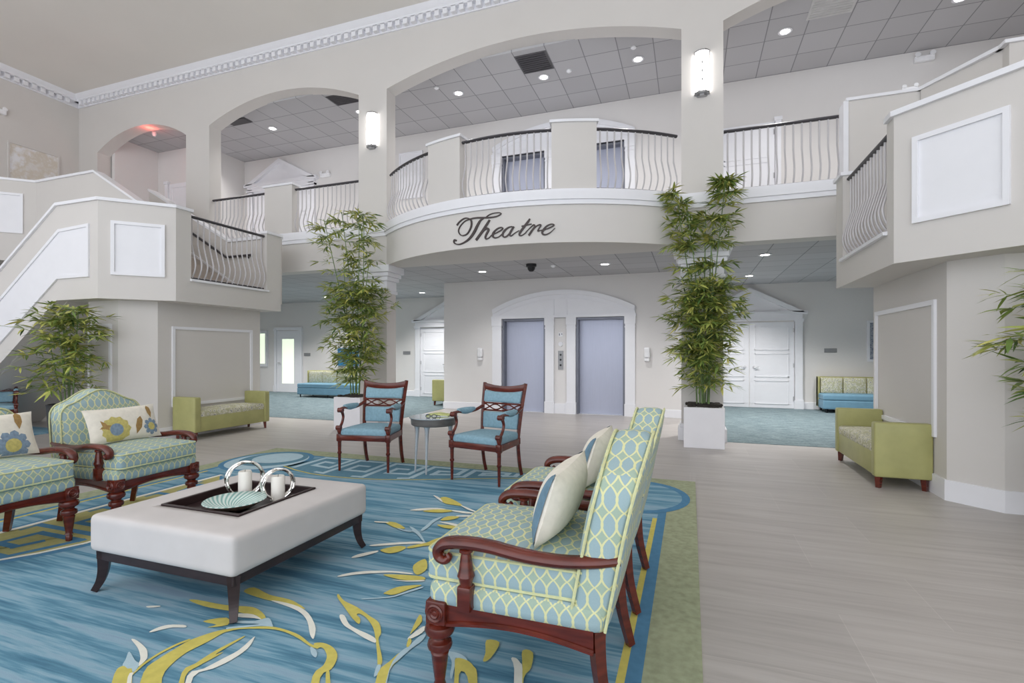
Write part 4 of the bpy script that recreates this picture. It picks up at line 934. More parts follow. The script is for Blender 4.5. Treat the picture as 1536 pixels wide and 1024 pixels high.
# ================================================================ FURNITURE
RR = .012      # rug base thickness
RZ = .0205     # tips of the rug pile that furniture stands on
T_ = Matrix.Translation
def sweep_flat(b, path, wy, hts):
    """wooden arm: path (x,z), half width list, thickness list; centred on y=0"""
    pass
def wide_chair():
    t = thing('green_armchair', '', 'armchair', (0, 0, 0), 0, 'green trellis armchairs round the ottoman')
    # frame: legs
    for sy in (-1, 1):
        b = MB(); c = (.315, sy*.315, 0)
        b.lathe([(.0, 0), (.019, 0), (.021, .03), (.017, .04), (.025, .045), (.02, .06), (.026, .10), (.034, .165), (.036, .172), (.030, .18), (.046, .19), (.05, .203), (.046, .217), (.034, .224), (.03, .23), (.038, .238), (.055, .25), (.06, .265), (.055, .282), (.036, .292), (.034, .30)], c, 24)
        b.box(.315-.042, .315+.042, sy*.315-.042, sy*.315+.042, .295, .385, bev=.006)
        for T in (T_((.357, sy*.315, .34)) @ Matrix.Rotation(PI/2, 4, 'Y'), T_((.315, sy*.357, .34)) @ Matrix.Rotation(-sy*PI/2, 4, 'X')):
            b.lathe([(.036, 0), (.036, .004), (.03, .008), (.024, .003), (.019, .003), (.016, .008), (.01, .004), (.0, .007)], seg=20, T=T)
        b.build('leg', 'mahogany', t)
        b = MB(); pa = catmull([(-.30, 0, .42), (-.30, 0, .30), (-.315, 0, .16), (-.355, 0, .0)], 5)
        bm_r = [.034-.012*i/(len(pa)-1) for i in range(len(pa))]
        b.tube([(p.x, sy*.285, p.z) for p in pa], [r*1.15 for r in bm_r], 4, flat=(1.1, .9)); b.build('leg', 'mahogany', t)
    # aprons with a curved lower edge and bead
    b = MB()
    def apron(n=14): return [i/n for i in range(n+1)]
    for sy in (-1, 1):
        top = [(.275-.57*u, .375-.02*math.sin(PI*u)*0) for u in apron()]; bot = [(.275-.57*u, .285+.03*math.sin(PI*min(1, u*1.0))) for u in apron()]
        b.prism(top+list(reversed(bot)), sy*.29, sy*.335, 'y')
        b.tube([(p[0], sy*.338, p[1]+.012) for p in bot], .010, 6)
    top = [(-.275+.55*u, .375) for u in apron()]; bot = [(-.275+.55*u, .285+.03*math.sin(PI*u)) for u in apron()]
    b.prism(top+list(reversed(bot)), .29, .335, 'x'); b.tube([(.338, p[0], p[1]+.012) for p in bot], .010, 6)
    b.box(-.32, -.28, -.29, .29, .32, .40)
    b.build('apron', 'mahogany', t)
    # upholstered deck + seat cushion
    b = MB(); b.rbox((.01, 0, .41), (.345, .345, .05), .035, (0, 0, .0)); b.build('deck', 'trellis', t)
    b = MB(); b.rbox((.035, 0, .515), (.335, .325, .066), .03, (.01, .01, .03), n=10); cu = b.build('seat_cushion', 'trellis', t)
    b = MB()
    for z in (.465, .567):
        lp = []
        for cx, cy, a0 in ((.335+.035-.04, .325-.04, 0), (-.335+.035+.04, .325-.04, 90), (-.335+.035+.04, -.325+.04, 180), (.335+.035-.04, -.325+.04, 270)):
            for k in range(5): a = math.radians(a0+k*22.5); lp.append((cx+.041*math.cos(a), cy+.041*math.sin(a), z))
        lp2 = []
        for i in range(len(lp)):
            lp2.append(lp[i])
            if i % 5 == 4:
                q = lp[(i+1) % len(lp)]
                for k in (1, 2, 3): lp2.append(tuple(lp[i][j]+(q[j]-lp[i][j])*k/4 for j in range(3)))
        b.ring(lp2, .006, 6)
    b.build('piping', 'piping', cu)
    # serpentine back
    def lean(w): return (w.x-(w.z-.36)*.19-max(0, w.z-.75)*.06, w.y, w.z)
    def topz(y):
        a = abs(y)/.325
        return .925+.11*(.5+.5*math.cos(PI*min(1, a/.92)))-(.06*((a-.8)/.2)**2 if a > .8 else 0)
    def shape(w):
        v = (w.z-.35)/.60; hw = 1-.04*v+.03*math.sin(PI*min(1, v)); 
        z = .35+(topz(w.y)-.35)*v
        return lean(Vector((w.x+.02*(1-(w.y/.33)**2)*(1 if w.x > -.27 else .0), w.y*hw, z)))
    b = MB(); b.rbox((-.268, 0, .65), (.072, .335, .30), .045, (.015, 0, 0), n=18, fn=shape); bk = b.build('backrest', 'trellis', t)
    # piping down the back edges
    b = MB()
    for sx in (-.203, -.333):
        lp = []
        for i in range(33):
            y = -.33+.66*i/32; lp.append(Vector((sx, y*.985, .945)))
        path = [Vector((sx, -.333, .38+.1*i)) for i in range(6)]+lp+[Vector((sx, .333, .88-.1*i)) for i in range(6)]
        b.tube([shape(p) for p in path], .006, 6)
    b.build('piping', 'piping', bk)
    # arms: sloping rail with a scrolled hand, on a turned post
    for sy in (-1, 1):
        b = MB(); y = sy*.352
        pts = [(-.385, .625, .018), (-.30, .612, .023), (-.18, .602, .025), (-.05, .608, .026), (.08, .626, .026), (.19, .628, .026), (.265, .618, .025), (.300, .592, .023), (.298, .562, .021), (.272, .552, .018), (.256, .566, .014), (.264, .578, .010)]
        pa = catmull(pts, 5)
        ys = [y-sy*.035*max(0, 1-i/18) for i in range(len(pa))]
        b.tube([(p.x, yy, p.y) for p, yy in zip(pa, ys)], [p.z for p in pa], 12, flat=(1.25, .95) if False else (.95, 1.25))
        am = b.build('arm', 'mahogany', t)
        b = MB(); b.lathe([(.0, 0), (.024, 0), (.024, .10), (.028, .115), (.034, .13), (.028, .15), (.021, .2), (.018, .215), (.026, .22), (.026, .23), (.018, .235)], (.185, y, .375), 4 if False else 16)
        b.box(.185-.028, .185+.028, y-.028, y+.028, .375, .47, bev=.008); b.build('post', 'mahogany', am)
    return t
w0 = wide_chair()
w0.location = (-.615, 2.09, RZ); w0.rotation_euler = (0, 0, PI); w0['label'] = 'nearest green trellis armchair, seen from its side at the right edge of the rug'
again(w0, (-.615, 2.96, RZ), PI, 'green trellis armchair directly behind the nearest one')
again(w0, (-4.52, 2.03, RZ), 0, 'green trellis armchair cut off by the left edge of the picture')
again(w0, (-4.43, 2.90, RZ), math.radians(2), 'green trellis armchair in front of the bamboo under the stairs')

# throw pillows
def pillow_fn(W, Hh, T):
    def S(u, v, side):      # u,v in -1..1
        e = max(0, (1-abs(u)**2.6))**.6*max(0, (1-abs(v)**2.6))**.6
        pinch = 1-.06*(1-abs(u)**2)*abs(v)**3 ; pin2 = 1-.05*(1-abs(v)**2)*abs(u)**3
        return Vector((side*T*e, u*W/2*pin2, v*Hh/2*pinch))
    return S
def throw_pillow(lab, loc, rz, tilt, W, Hh, T, design):
    t = thing('throw_pillow', lab, 'pillow', loc, rz, 'cream cushions on the green armchairs')
    S = pillow_fn(W, Hh, T); R = Matrix.Translation((0, 0, Hh/2*math.cos(tilt))) @ Matrix.Rotation(-tilt, 4, 'Y')
    b = MB(); bm = bmesh.new(); n = 20
    for side in (1, -1):
        g = [[bm.verts.new(S(-1+2*i/n, -1+2*j/n, side)) for j in range(n+1)] for i in range(n+1)]
        for i in range(n):
            for j in range(n):
                q = [g[i][j], g[i+1][j], g[i+1][j+1], g[i][j+1]]
                if side < 0: q.reverse()
                bm.faces.new(q)
    bmesh.ops.remove_doubles(bm, verts=bm.verts, dist=1e-5); b.add(bm, R); b.build('pillow', 'linen', t)
    def patch(poly, mname, name, off=.0025, sides=(1,)):
        b = MB()
        for sd in sides:
            bm = bmesh.new(); P = poly if len(poly) <= 4 else poly
            f = bm.faces.new([bm.verts.new((u, v, 0)) for u, v in P])
            bmesh.ops.triangulate(bm, faces=[f])
            bmesh.ops.subdivide_edges(bm, edges=list(bm.edges), cuts=2, use_grid_fill=True)
            for v in bm.verts:
                c = S(v.co.x, v.co.y, sd); c.x += sd*off; v.co = c
            bm.normal_update()
            for f in bm.faces:
                if f.normal.x*sd < 0: f.normal_flip()
            b.add(bm, R)
        return b.build(name, mname, t)
    def petal(cu, cv, a, r0, r1, w):
        k = W/Hh; out = []
        for d, s in ((r0, 0), (r0+(r1-r0)*.4, w), (r0+(r1-r0)*.8, w*.9), (r1, 0), (r0+(r1-r0)*.8, -w*.9), (r0+(r1-r0)*.4, -w)):
            x = d*math.cos(a)-s*math.sin(a); y = d*math.sin(a)+s*math.cos(a); out.append((cu+x*2/W, cv+y*2/Hh))
        return out
    def flower(cu, cv, r, c1, c2, n=11, a0=0, a1=2*PI):
        for i in range(n):
            p = petal(cu, cv, a0+(a1-a0)*i/n, r*.25, r, r*.26)
            p = [(max(-.97, min(.97, x)), max(-.97, min(.97, y))) for x, y in p]
            patch(p, c1, 'petal', .002)
        patch([(cu+r*.45*math.cos(2*PI*i/12)*2/W, max(-.97, cv+r*.45*math.sin(2*PI*i/12)*2/Hh)) for i in range(12)], c2, 'flower_centre', .004)
    design(patch, petal, flower)
    return t
def des_daisy(patch, petal, flower):
    flower(.36*-1, -.35, .115, 'embyellow', 'embblue'); patch(petal(-.72, .25, math.radians(-60), 0, .1, .016), 'embgold', 'leaf'); patch(petal(-.78, -.2, math.radians(10), 0, .09, .012), 'embgold', 'leaf')
    patch(petal(.18, -.75, math.radians(70), 0, .16, .026), 'embgold', 'leaf'); flower(.66, -.4, .075, 'embblue', 'embyellow', 8); patch(petal(.70, .1, math.radians(90), 0, .12, .022), 'embgold', 'leaf')
def des_blue(patch, petal, flower):
    flower(.45, -.55, .11, 'embblue', 'embyellow', 9); patch(petal(.62, .15, math.radians(85), 0, .14, .024), 'embgold', 'leaf'); flower(-.4, -.3, .1, 'embyellow', 'embblue', 9)
def des_stripe(patch, petal, flower):
    for a, c in ((-.98, -.80), (.80, .98)):
        k = 6
        for i in range(k):
            v0, v1 = -.97+1.94*i/k, -.97+1.94*(i+1)/k
            patch([(a, v0), (c, v0), (c, v1), (a, v1)], 'stripeblue', 'stripe', .002, (1,))
    flower(0, -.3, .09, 'embblue', 'embyellow', 9)
throw_pillow('cream lumbar pillow with blue and yellow daisies on the armchair under the bamboo', (-4.505, 2.91, RZ+.605), math.radians(2), .36, .58, .30, .06, des_daisy)
throw_pillow('cream pillow with grey blue flower on the armchair cut off at left', (-4.595, 2.05, RZ+.605), 0, .34, .60, .32, .06, des_blue)
throw_pillow('cream pillow with blue striped edge on the nearest armchair', (-.515, 2.09, RZ+.60), PI, .30, .54, .30, .08, des_stripe)
throw_pillow('cream pillow on the armchair behind the nearest one', (-.515, 2.96, RZ+.60), PI, .30, .54, .30, .08, des_stripe)

# blue mahogany armchairs
def blue_chair():
    t = thing('blue_armchair', '', 'armchair', (0, 0, 0), 0, 'mahogany armchairs with blue upholstery')
    # faces -y ; width along x
    for sx in (-1, 1):
        b = MB(); c = (sx*.295, -.25, 0)
        b.lathe([(0, 0), (.013, 0), (.016, .10), (.017, .19), (.024, .2), (.024, .215), (.018, .22), (.021, .33), (.026, .335), (.026, .345)], c, 14)
        b.box(c[0]-.026, c[0]+.026, c[1]-.026, c[1]+.026, .34, .42, bev=.004); b.lathe([(.018, 0), (.024, .02), (.03, .045), (.024, .065), (.012, .07)], (c[0], c[1], .42), 14); b.build('leg', 'mahogany', t)
        b = MB(); pa = catmull([(0, .31, 0), (0, .265, .14), (0, .235, .34), (0, .245, .5), (0, .285, .75), (0, .345, 1.0)], 5)
        b.tube([(sx*(.235+.035*max(0, (p.z-.4)/.6)), p.y, p.z) for p in pa], [.021]*len(pa), 4, flat=(1.15, 1.15)); b.build('leg', 'mahogany', t)['label'] = 'mahogany rear leg running up into the back post'
        # arm support: S curve from the front leg knob up and back to the hand
        b = MB(); pa = catmull([(0, -.262, .475), (0, -.235, .49), (0, -.185, .545), (0, -.165, .605), (0, -.185, .655), (0, -.215, .685)], 5)
        b.tube([(sx*.297, p.y, p.z) for p in pa], [.021-.006*math.sin(PI*i/(len(pa)-1)) for i in range(len(pa))], 10)
        b.tube([(sx*.297-.028, -.262, .49), (sx*.297+.028, -.262, .49)], .026, 12)
        b.tube([(sx*.297-.03, -.222, .685), (sx*.297+.03, -.222, .685)], .027, 12)
        pa = catmull([(sx*.297, -.215, .70), (sx*.296, -.13, .705), (sx*.285, .0, .69), (sx*.268, .14, .70), (sx*.255, .27, .735)], 5)
        b.tube(pa, [.02]*len(pa), 10, flat=(.8, 1.2)); am = b.build('arm', 'mahogany', t)
        b = MB(); pa = catmull([(sx*.295, -.14, .72), (sx*.285, .0, .707), (sx*.27, .13, .715)], 6); b.tube(pa, [.022+.016*math.sin(PI*i/(len(pa)-1)) for i in range(len(pa))], 10); b.build('arm_pad', 'bluefab', am)
    b = MB(); b.box(-.28, .28, -.276, -.236, .345, .41, bev=.005); b.box(-.25, .25, .225, .265, .345, .41)
    for sx in (-1, 1): b.prism([(sx*.315, -.25), (sx*.275, -.25), (sx*.22, .24), (sx*.255, .24)], .345, .41)
    b.build('seat_rail', 'mahogany', t)
    b = MB()
    def tap(w): k = 1-.16*max(0, (w.y+.25)/.5); return (w.x*k, w.y, w.z)
    b.rbox((0, -.01, .435), (.288, .252, .045), .03, (.0, 0, .025), n=10, fn=tap); b.build('seat', 'bluefab', t)
    def yb(z): return .245+(z-.5)*.13+max(0, z-.75)*.12
    def hwid(z): return .235+.035*max(0, (z-.4)/.6)
    b = MB(); pts = []
    n = 14
    top = [(-1+2*i/n) for i in range(n+1)]
    poly = [(u*(.285 if False else .276), 1.0-.035*(1-u*u)) for u in top]+[(u*.262, .925-.03*(1-u*u)) for u in reversed(top)]
    b.prism(poly, yb(.97)-.014, yb(.97)+.02, 'y', bev=.004); b.build('top_rail', 'mahogany', t)
    for z0, z1 in ((.785, .918), (.50, .678)):
        b = MB(); zc, hz = (z0+z1)/2, (z1-z0)/2
        def fn(w, z0=z0): return (w.x*(hwid(w.z)/.25), w.y+yb(w.z)-.0-.0, w.z-.02*(1-(w.x/.25)**2)*(1 if w.z > .84 else 0))
        b.rbox((0, 0, zc), (.232, .024, hz), .018, (0, .012, 0), n=8, fn=fn); b.build('back_panel', 'bluefab', t)
    b = MB()
    for z in (.692, .772): b.tube([(-.245, yb(z), z), (.245, yb(z), z)], .009, 6)
    for ph in (0, 1):
        pa = [(-.24+.48*i/30, yb(.732)-.004+.008*ph, .732+(.03 if ph else -.03)*math.cos(2*PI*1.5*i/30)) for i in range(31)]
        b.tube(pa, .0075, 6)
    b.build('lattice', 'mahogany', t)
    return t
bc = blue_chair(); bc.location = (-3.52, 5.05, RZ); bc.rotation_euler = (0, 0, math.radians(9)); bc['label'] = 'blue and mahogany armchair left of the round side table'
again(bc, (-2.05, 5.02, RZ), math.radians(-11), 'blue and mahogany armchair right of the round side table')
again(bc, (-10.92, 5.0, .013), math.radians(60), 'blue armchair just peeking in at the left edge under the stairs')

# side table
t = thing('side_table', 'round grey drum side table on three silver legs between the blue armchairs', 'side table', (-2.76, 5.12, RZ))
b = MB(); b.lathe([(.0, .525), (.245, .525), (.255, .535), (.262, .60), (.262, .607), (.0, .607)], seg=40); b.build('drum', 'drum', t)
b = MB(); b.lathe([(0, .607), (.275, .607), (.278, .613), (.275, .619), (0, .619)], seg=40); b.build('top', 'glass_top', t)
for a in (-140, -85, 30):
    a = math.radians(a); x, y = .19*math.cos(a), .19*math.sin(a)
    b = MB(); b.tube(catmull([(x, y, .53), (x, y, .46), (x*1.05, y*1.05, .25), (x*1.12, y*1.12, 0)], 4), [.036, .034, .03, .026, .024, .021, .019, .017, .015, .013, .012, .011, .010], 12); b.build('leg', 'steel', t)
def prop(name, lab, cat, loc, rz=0): return thing(name, lab, cat, loc, rz)
t = prop('magazine', 'folded lime and white magazine lying at the back of the side table', 'magazine', (-2.74, 5.2, RZ+.619), .3)
b = MB(); b.prism([(-.13, .0), (0, .016), (.13, .004), (.13, .010), (0, .028), (-.13, .012)], -.09, .09, 'y'); b.build('cover', 'lime', t, smooth=False)
b = MB(); b.box(-.11, .12, -.085, .085, 0, .006); b.build('pages', 'paper', t, smooth=False)
t = prop('eyeglasses', 'small dark glasses lying at the front of the side table', 'glasses', (-2.70, 4.945, RZ+.619), .15)
b = MB()
for s in (-1, 1): b.ring([(s*.035+.027*math.cos(a*PI/8), -.0+.004, .022+.02*math.sin(a*PI/8)) for a in range(16)], .004, 6)
b.tube([(-.01, .004, .026), (.01, .004, .026)], .004, 6); b.build('frame', 'navy', t)
for s in (-1, 1): b = MB(); b.tube([(s*.064, .004, .028), (s*.064, .09, .022), (s*.062, .125, .006)], .0035, 6); b.build('temple', 'navy', t)

# ottoman with tray
t = thing('ottoman', 'large light grey upholstered ottoman on dark flared legs', 'ottoman', (-2.665, 2.43, RZ))
b = MB(); b.rbox((0, 0, .330), (.54, .55, .105), .032, (.0, .0, .006), n=12); up = b.build('upholstery', 'ottoman', t)
b = MB(); b.box(-.31, .31, -.31, .31, .385, .6); cut = b.build('cutter', 'ottoman', t)
md = up.modifiers.new('cut', 'BOOLEAN'); md.operation = 'DIFFERENCE'; md.object = cut; md.solver = 'EXACT'
bpy.context.view_layer.update(); me2 = bpy.data.meshes.new_from_object(up.evaluated_get(bpy.context.evaluated_depsgraph_get()))
up.modifiers.clear(); up.data = me2; bpy.data.objects.remove(cut)
b = MB(); b.box(-.515, .515, -.525, .525, .175, .228, bev=.004); b.build('base_frame', 'wenge', t, smooth=False)
for sx in (-1, 1):
    for sy in (-1, 1):
        b = MB(); pa = catmull([(0, 0, .228), (0, 0, .17), (.004, 0, .11), (.018, 0, .05), (.045, 0, 0)], 4); dx, dy = sx*.72, sy*.72
        b.tube([(sx*.487+dx*p.x, sy*.497+dy*p.x, p.z) for p in pa], [.044-.02*i/(len(pa)-1) for i in range(len(pa))], 4, flat=(1, 1)); b.build('leg', 'wenge', t, smooth=False)
OT = RZ+.3855
t = thing('serving_tray', 'square dark wooden tray on the ottoman', 'tray', (-2.665, 2.43, OT))
b = MB(); b.box(-.29, .29, -.29, .29, 0, .012); b.build('tray_base', 'wenge', t, smooth=False)
b = MB()
for a in ((-.305, .305, -.305, -.285), (-.305, .305, .285, .305), (-.305, -.285, -.285, .285), (.285, .305, -.285, .285)): b.box(a[0], a[1], a[2], a[3], 0, .062, bev=.003)
b.build('tray_rim', 'wenge', t, smooth=False)
TB = OT+.0125
t = thing('bowl', 'shallow woven bowl with teal and white swirls in the tray', 'bowl', (-2.60, 2.315, TB+.003))
b = MB(); b.lathe([(0, .0), (.07, .0), (.13, .022), (.185, .052), (.19, .056)], seg=48, cap=False); b.build('shell', 'woven', t, angle=80)
b = MB(); b.lathe([(.19, .056), (.186, .06), (.13, .032), (.07, .012), (0, .010)], seg=48, cap=False); b.build('lining', 'bowl', t, angle=80, uv=False)
t.scale = (.92, .92, 1)
def candle_holder(x, y, r, ch, lab, lab2):
    t = thing('ring_candle_holder', lab, 'candle holder', (x, y, TB), 0, 'silver ring candle holders')
    for i, (az, tilt, dx) in enumerate(((.80, .0, .0), (1.22, .12, .0))):
        Rm = Matrix.Rotation(az, 4, 'Z') @ Matrix.Rotation(tilt, 4, 'Y')
        rr = r*(1-.04*i); z0 = rr+.008
        pts = [T_((0, 0, r+.009)) @ (Rm @ Vector((rr*math.cos(a*PI/20), .004*math.sin(a*1.3), rr*math.sin(a*PI/20)))) for a in range(40)]
        b = MB(); b.ring(pts, .0085, 8); b.build('ring', 'silver', t)
    b = MB(); b.lathe([(0, 0), (.045, 0), (.047, .006), (0, .008)], seg=24); b.build('plate', 'silver', t)
    t = thing('pillar_candle', lab2, 'candle', (x, y, TB+.008), 0, 'white pillar candles')
    b = MB(); b.lathe([(0, 0), (.04, 0), (.041, .01), (.041, ch-.008), (.036, ch), (.02, ch-.004), (0, ch-.008)], seg=28); b.build('wax', 'candle', t)
    b = MB(); b.tube([(0, 0, ch-.008), (.002, 0, ch+.008)], .0015, 5); b.build('wick', 'blackish', t)
candle_holder(-2.755, 2.53, .112, .165, 'larger silver ring candle holder behind the bowl', 'white pillar candle in the larger silver rings')
candle_holder(-2.50, 2.55, .096, .15, 'smaller silver ring candle holder at the right end of the tray', 'white pillar candle in the smaller silver rings')

# olive benches (length along y, open side -x .. seat faces both)
def bench():
    t = thing('upholstered_bench', '', 'bench', (0, 0, 0), 0, 'olive benches with patterned seats')
    L = .735; D = .24
    b = MB(); b.box(-D+.01, D-.01, -L+.09, L-.09, .12, .36, bev=.01); b.build('seat_frame', 'olive', t)
    b = MB(); b.rbox((0, 0, .395), (D-.005, L-.105, .055), .03, (0, 0, .035), n=8); b.build('seat_cushion', 'spots', t)
    for s in (-1, 1):
        b = MB(); b.rbox((0, s*(L-.055), .39), (D+.005, .056, .275), .022, (.0, .006, .0), n=5); b.build('arm', 'olive', t)
    for sx in (-1, 1):
        for sy in (-1, 1):
            b = MB(); b.tube([(sx*(D-.05), sy*(L-.06), .13), (sx*(D-.045), sy*(L-.055), 0)], [.038, .026], 4); b.build('leg', 'mahogany', t, smooth=False)
    return t
be = bench(); be.location = (1.99, 6.72, 0); be['label'] = 'olive bench with patterned seat against the right landing wall'
again(be, (-7.46, 6.43, 0), 0, 'olive bench with patterned seat against the left landing wall')
again(be, (-6.02, 12.25, 0), 0, 'olive bench seen end on beside the elevator block')

# blue sofas by the far wall
def sofa(W, npan, label, loc, src=None):
    t = thing('blue_sofa', label, 'sofa', loc, 0, 'blue settees in the far corridors')
    b = MB(); b.rbox((W/2, .26, .19), (W/2, .26, .10), .02, n=5); b.build('seat_base', 'bluevinyl', t)
    b = MB(); b.rbox((W/2, .26, .355), (W/2, .265, .065), .03, (0, 0, .02), n=6); b.build('seat_cushion', 'bluevinyl', t)
    b = MB(); b.box(0, W, .52, .68, .1, .80, bev=.015); b.box(0, .025, .44, .68, .1, .80, bev=.006); b.build('back_frame', 'olive', t)
    pw = (W-.06)/npan
    for i in range(npan):
        b = MB(); b.rbox((.035+pw*(i+.5), .49, .60), (pw/2-.012, .04, .18), .02, (0, .02, 0), n=5); b.build('back_cushion', 'spots', t)
    for x in (.08, W/2, W-.08):
        for y in (.06, .6): b = MB(); b.tube([(x, y, .1), (x, y, 0)], [.03, .022], 4); b.build('leg', 'blackish', t, smooth=False)
sofa(1.9, 4, 'blue settee with patterned back panels behind the right olive bench', (2.82, 13.0, 0))
sofa(2.2, 4, 'blue settee with patterned back panels left of the left tall bamboo', (-11.28, 12.25, 0))

# ================================================================ BAMBOO
def leaf_spray(bm, base, dirv, n, ln, rnd):
    d = Vector(dirv).normalized(); up = Vector((0, 0, 1))
    side = d.cross(up)
    if side.length < .1: side = Vector((1, 0, 0))
    side.normalize()
    for i in range(n):
        f = (i/(n-1)-.5)*2 if n > 1 else 0
        a = f*1.15+rnd.uniform(-.2, .2)
        dd = (d*math.cos(a)+side*math.sin(a)+up*rnd.uniform(-.55, .35)).normalized()
        L = ln*rnd.uniform(.7, 1.15); w = L*rnd.uniform(.065, .095)
        st = Vector(base)+d*ln*.25*rnd.uniform(-.6, .6)
        s2 = dd.cross(up+Vector((rnd.uniform(-.5, .5), rnd.uniform(-.5, .5), 0)));
        if s2.length < .1: s2 = side
        s2.normalize()
        droop = rnd.uniform(.05, .3)
        def P(t, s): return st+dd*L*t-up*droop*L*t*t+s2*w*s
        v = [bm.verts.new(P(*q)) for q in ((0, 0), (.3, -1), (.35, 0), (.3, 1), (.65, -.75), (.7, 0), (.65, .75), (1, 0))]
        for q in ((0, 2, 1), (0, 3, 2), (1, 2, 5, 4), (2, 3, 6, 5), (4, 5, 7), (5, 6, 7)): bm.faces.new([v[k] for k in q])
def bamboo(name, label, loc, canes, levels, seed, potfn, ln=.195, ymax=9, dens=3.6, zs=1.0, zmax=99):
    rnd = random.Random(seed)
    t = thing(name, label, 'plant', loc, 0, 'potted bamboo plants')
    potfn(t)
    fb = bmesh.new()
    canes = [[(x, y, .55+(z-.55)*zs) for x, y, z in c] for c in canes]; levels = [(.55+(l[0]-.55)*zs,)+l[1:] for l in levels]
    for path in canes:
        pa = catmull(path, 6); b = MB(); n = len(pa)
        b.tube(pa, [.012*(1-.55*i/(n-1)) for i in range(n)], 7)
        L = [(a-bb).length for a, bb in zip(pa[1:], pa[:-1])]
        b.build('cane', 'cane', t, uv=False)
    # branches: (z, angle, reach, rise)
    tw = MB(); tw.mi = 1
    for z, reach, cnt, cidx, nn in levels:
        for k in range(int(cnt*dens)):
            c = catmull(canes[rnd.choice(cidx)], 6)
            zz = z+rnd.uniform(-.09, .09)
            p = min(c, key=lambda q: abs(q.z-zz)).copy()
            a = rnd.uniform(0, 2*PI); r = reach*rnd.uniform(.35, 1.0)
            d = Vector((math.cos(a), math.sin(a), rnd.uniform(-.1, .45)))
            tip = p+d*r-Vector((0, 0, .12*r))
            mid = p+d*r*.5
            tw.tube([p, mid, tip], [.004, .003, .002], 4, cap=False)
            leaf_spray(fb, tip, d, nn, ln, rnd); leaf_spray(fb, mid, d, max(4, nn-3), ln*.85, rnd)
            if rnd.random() < .5: leaf_spray(fb, p+d*r*.25, d, 4, ln*.8, rnd)
    for v in fb.verts:
        if v.co.y > ymax: v.co.y = ymax-.3*(v.co.y-ymax)
        if v.co.z > zmax: v.co.z = zmax-.4*(v.co.z-zmax)
    tw.mi = 0; tw.add(fb); tw.build('foliage', ['leaf', 'cane'], t, uv=False, smooth=False)
def cube_pot(t):
    b = MB(); w = .275
    b.box(-w, w, -w, w, 0, .58, bev=.006); b.build('planter', 'planter', t, smooth=False)
    b = MB(); rnd = random.Random(3)
    for i in range(60): b.rbox((rnd.uniform(-.22, .22), rnd.uniform(-.22, .22), .585+rnd.uniform(0, .015)), (rnd.uniform(.03, .06), rnd.uniform(.03, .06), .02), .02, n=2)
    b.build('soil', 'soil', t, uv=False)['kind'] = 'stuff'
def round_pot(t):
    b = MB(); b.lathe([(0, 0), (.19, 0), (.23, .3), (.25, .6), (.255, .63), (.235, .63), (.23, .58), (0, .58)], seg=28); b.build('pot', 'darkpot', t)
    b = MB(); b.lathe([(0, .6), (.23, .58)], seg=24); b.build('soil', 'soil', t, uv=False)
tallA = [[(.0, .03, .55), (.0, .03, 1.6), (.02, .03, 2.6), (.03, .02, 3.2)], [(-.05, 0, .55), (-.08, .02, 1.5), (-.25, .03, 2.6), (-.38, .02, 3.45)], [(.05, .02, .55), (.1, .03, 1.6), (.19, .0, 2.6), (.3, .0, 3.55)],
         [(-.02, -.05, .55), (-.05, -.03, 1.5), (-.12, -.05, 2.4), (-.24, -.08, 3.3)], [(.07, -.04, .55), (.1, -.06, 1.4), (.12, -.08, 2.3), (.1, -.1, 2.7)], [(-.09, .05, .55), (-.12, .08, 1.4), (-.16, .1, 2.2), (-.2, .1, 2.5)], [(.02, .08, .55), (.06, .12, 1.5), (.1, .14, 2.5), (.14, .14, 3.1)]]
lvA = [(.95, .36, 9, (0, 1, 2, 3, 4, 5), 7), (1.2, .42, 13, (0, 1, 2, 3, 4, 5, 6), 8), (1.45, .44, 15, (0, 1, 2, 3, 4, 5, 6), 8), (1.7, .46, 17, (0, 1, 2, 3, 4, 5, 6), 8), (1.95, .46, 17, (0, 1, 2, 3, 4, 5, 6), 8), (2.15, .42, 14, (0, 1, 2, 3, 4, 5, 6), 8),
       (2.45, .24, 7, (1, 2, 3), 7), (2.75, .26, 9, (1, 2, 3), 7), (2.98, .24, 8, (1, 2, 3), 7), (3.2, .2, 8, (0, 1, 2, 3, 6), 7), (3.42, .2, 9, (1, 2), 7), (3.58, .14, 5, (2,), 6)]
bamboo('tall_bamboo', 'tall bamboo in white cube planter right of the elevators', (.185, 7.93, 0), tallA, lvA, 11, cube_pot, ymax=.23, zs=1.1)
tallB = [[(0, .0, .55), (.02, 0, 1.5), (.05, 0, 2.6), (.06, 0, 3.5)], [(-.06, 0, .55), (-.14, 0, 1.5), (-.45, 0, 2.6), (-.72, 0, 3.5)], [(-.04, .04, .55), (-.06, .04, 1.5), (-.2, .05, 2.6), (-.36, .05, 3.6)], [(.06, 0, .55), (.1, 0, 1.5), (.15, 0, 2.6), (.16, 0, 3.4)], [(.08, -.05, .55), (.15, -.05, 1.4), (.22, -.05, 2.2), (.3, -.05, 2.7)], [(-.08, -.05, .55), (-.1, -.08, 1.4), (-.16, -.1, 2.2), (-.2, -.1, 2.8)]]
lvB = [(.95, .34, 9, (0, 1, 2, 3, 4, 5), 7), (1.2, .42, 13, (0, 1, 2, 3, 4, 5), 8), (1.45, .46, 14, (0, 1, 2, 3, 4, 5), 8), (1.75, .5, 15, (0, 1, 2, 3, 4, 5), 8), (2.0, .5, 16, (0, 2, 3, 4, 5), 8), (2.25, .46, 15, (0, 2, 3, 4, 5), 8), (2.5, .34, 5, (0, 1, 2, 3), 7), (2.8, .3, 5, (0, 1, 2, 3), 7), (3.1, .28, 6, (0, 1, 2, 3), 7), (3.35, .26, 6, (0, 1, 2, 3), 7), (3.5, .2, 3, (0, 2), 6)]
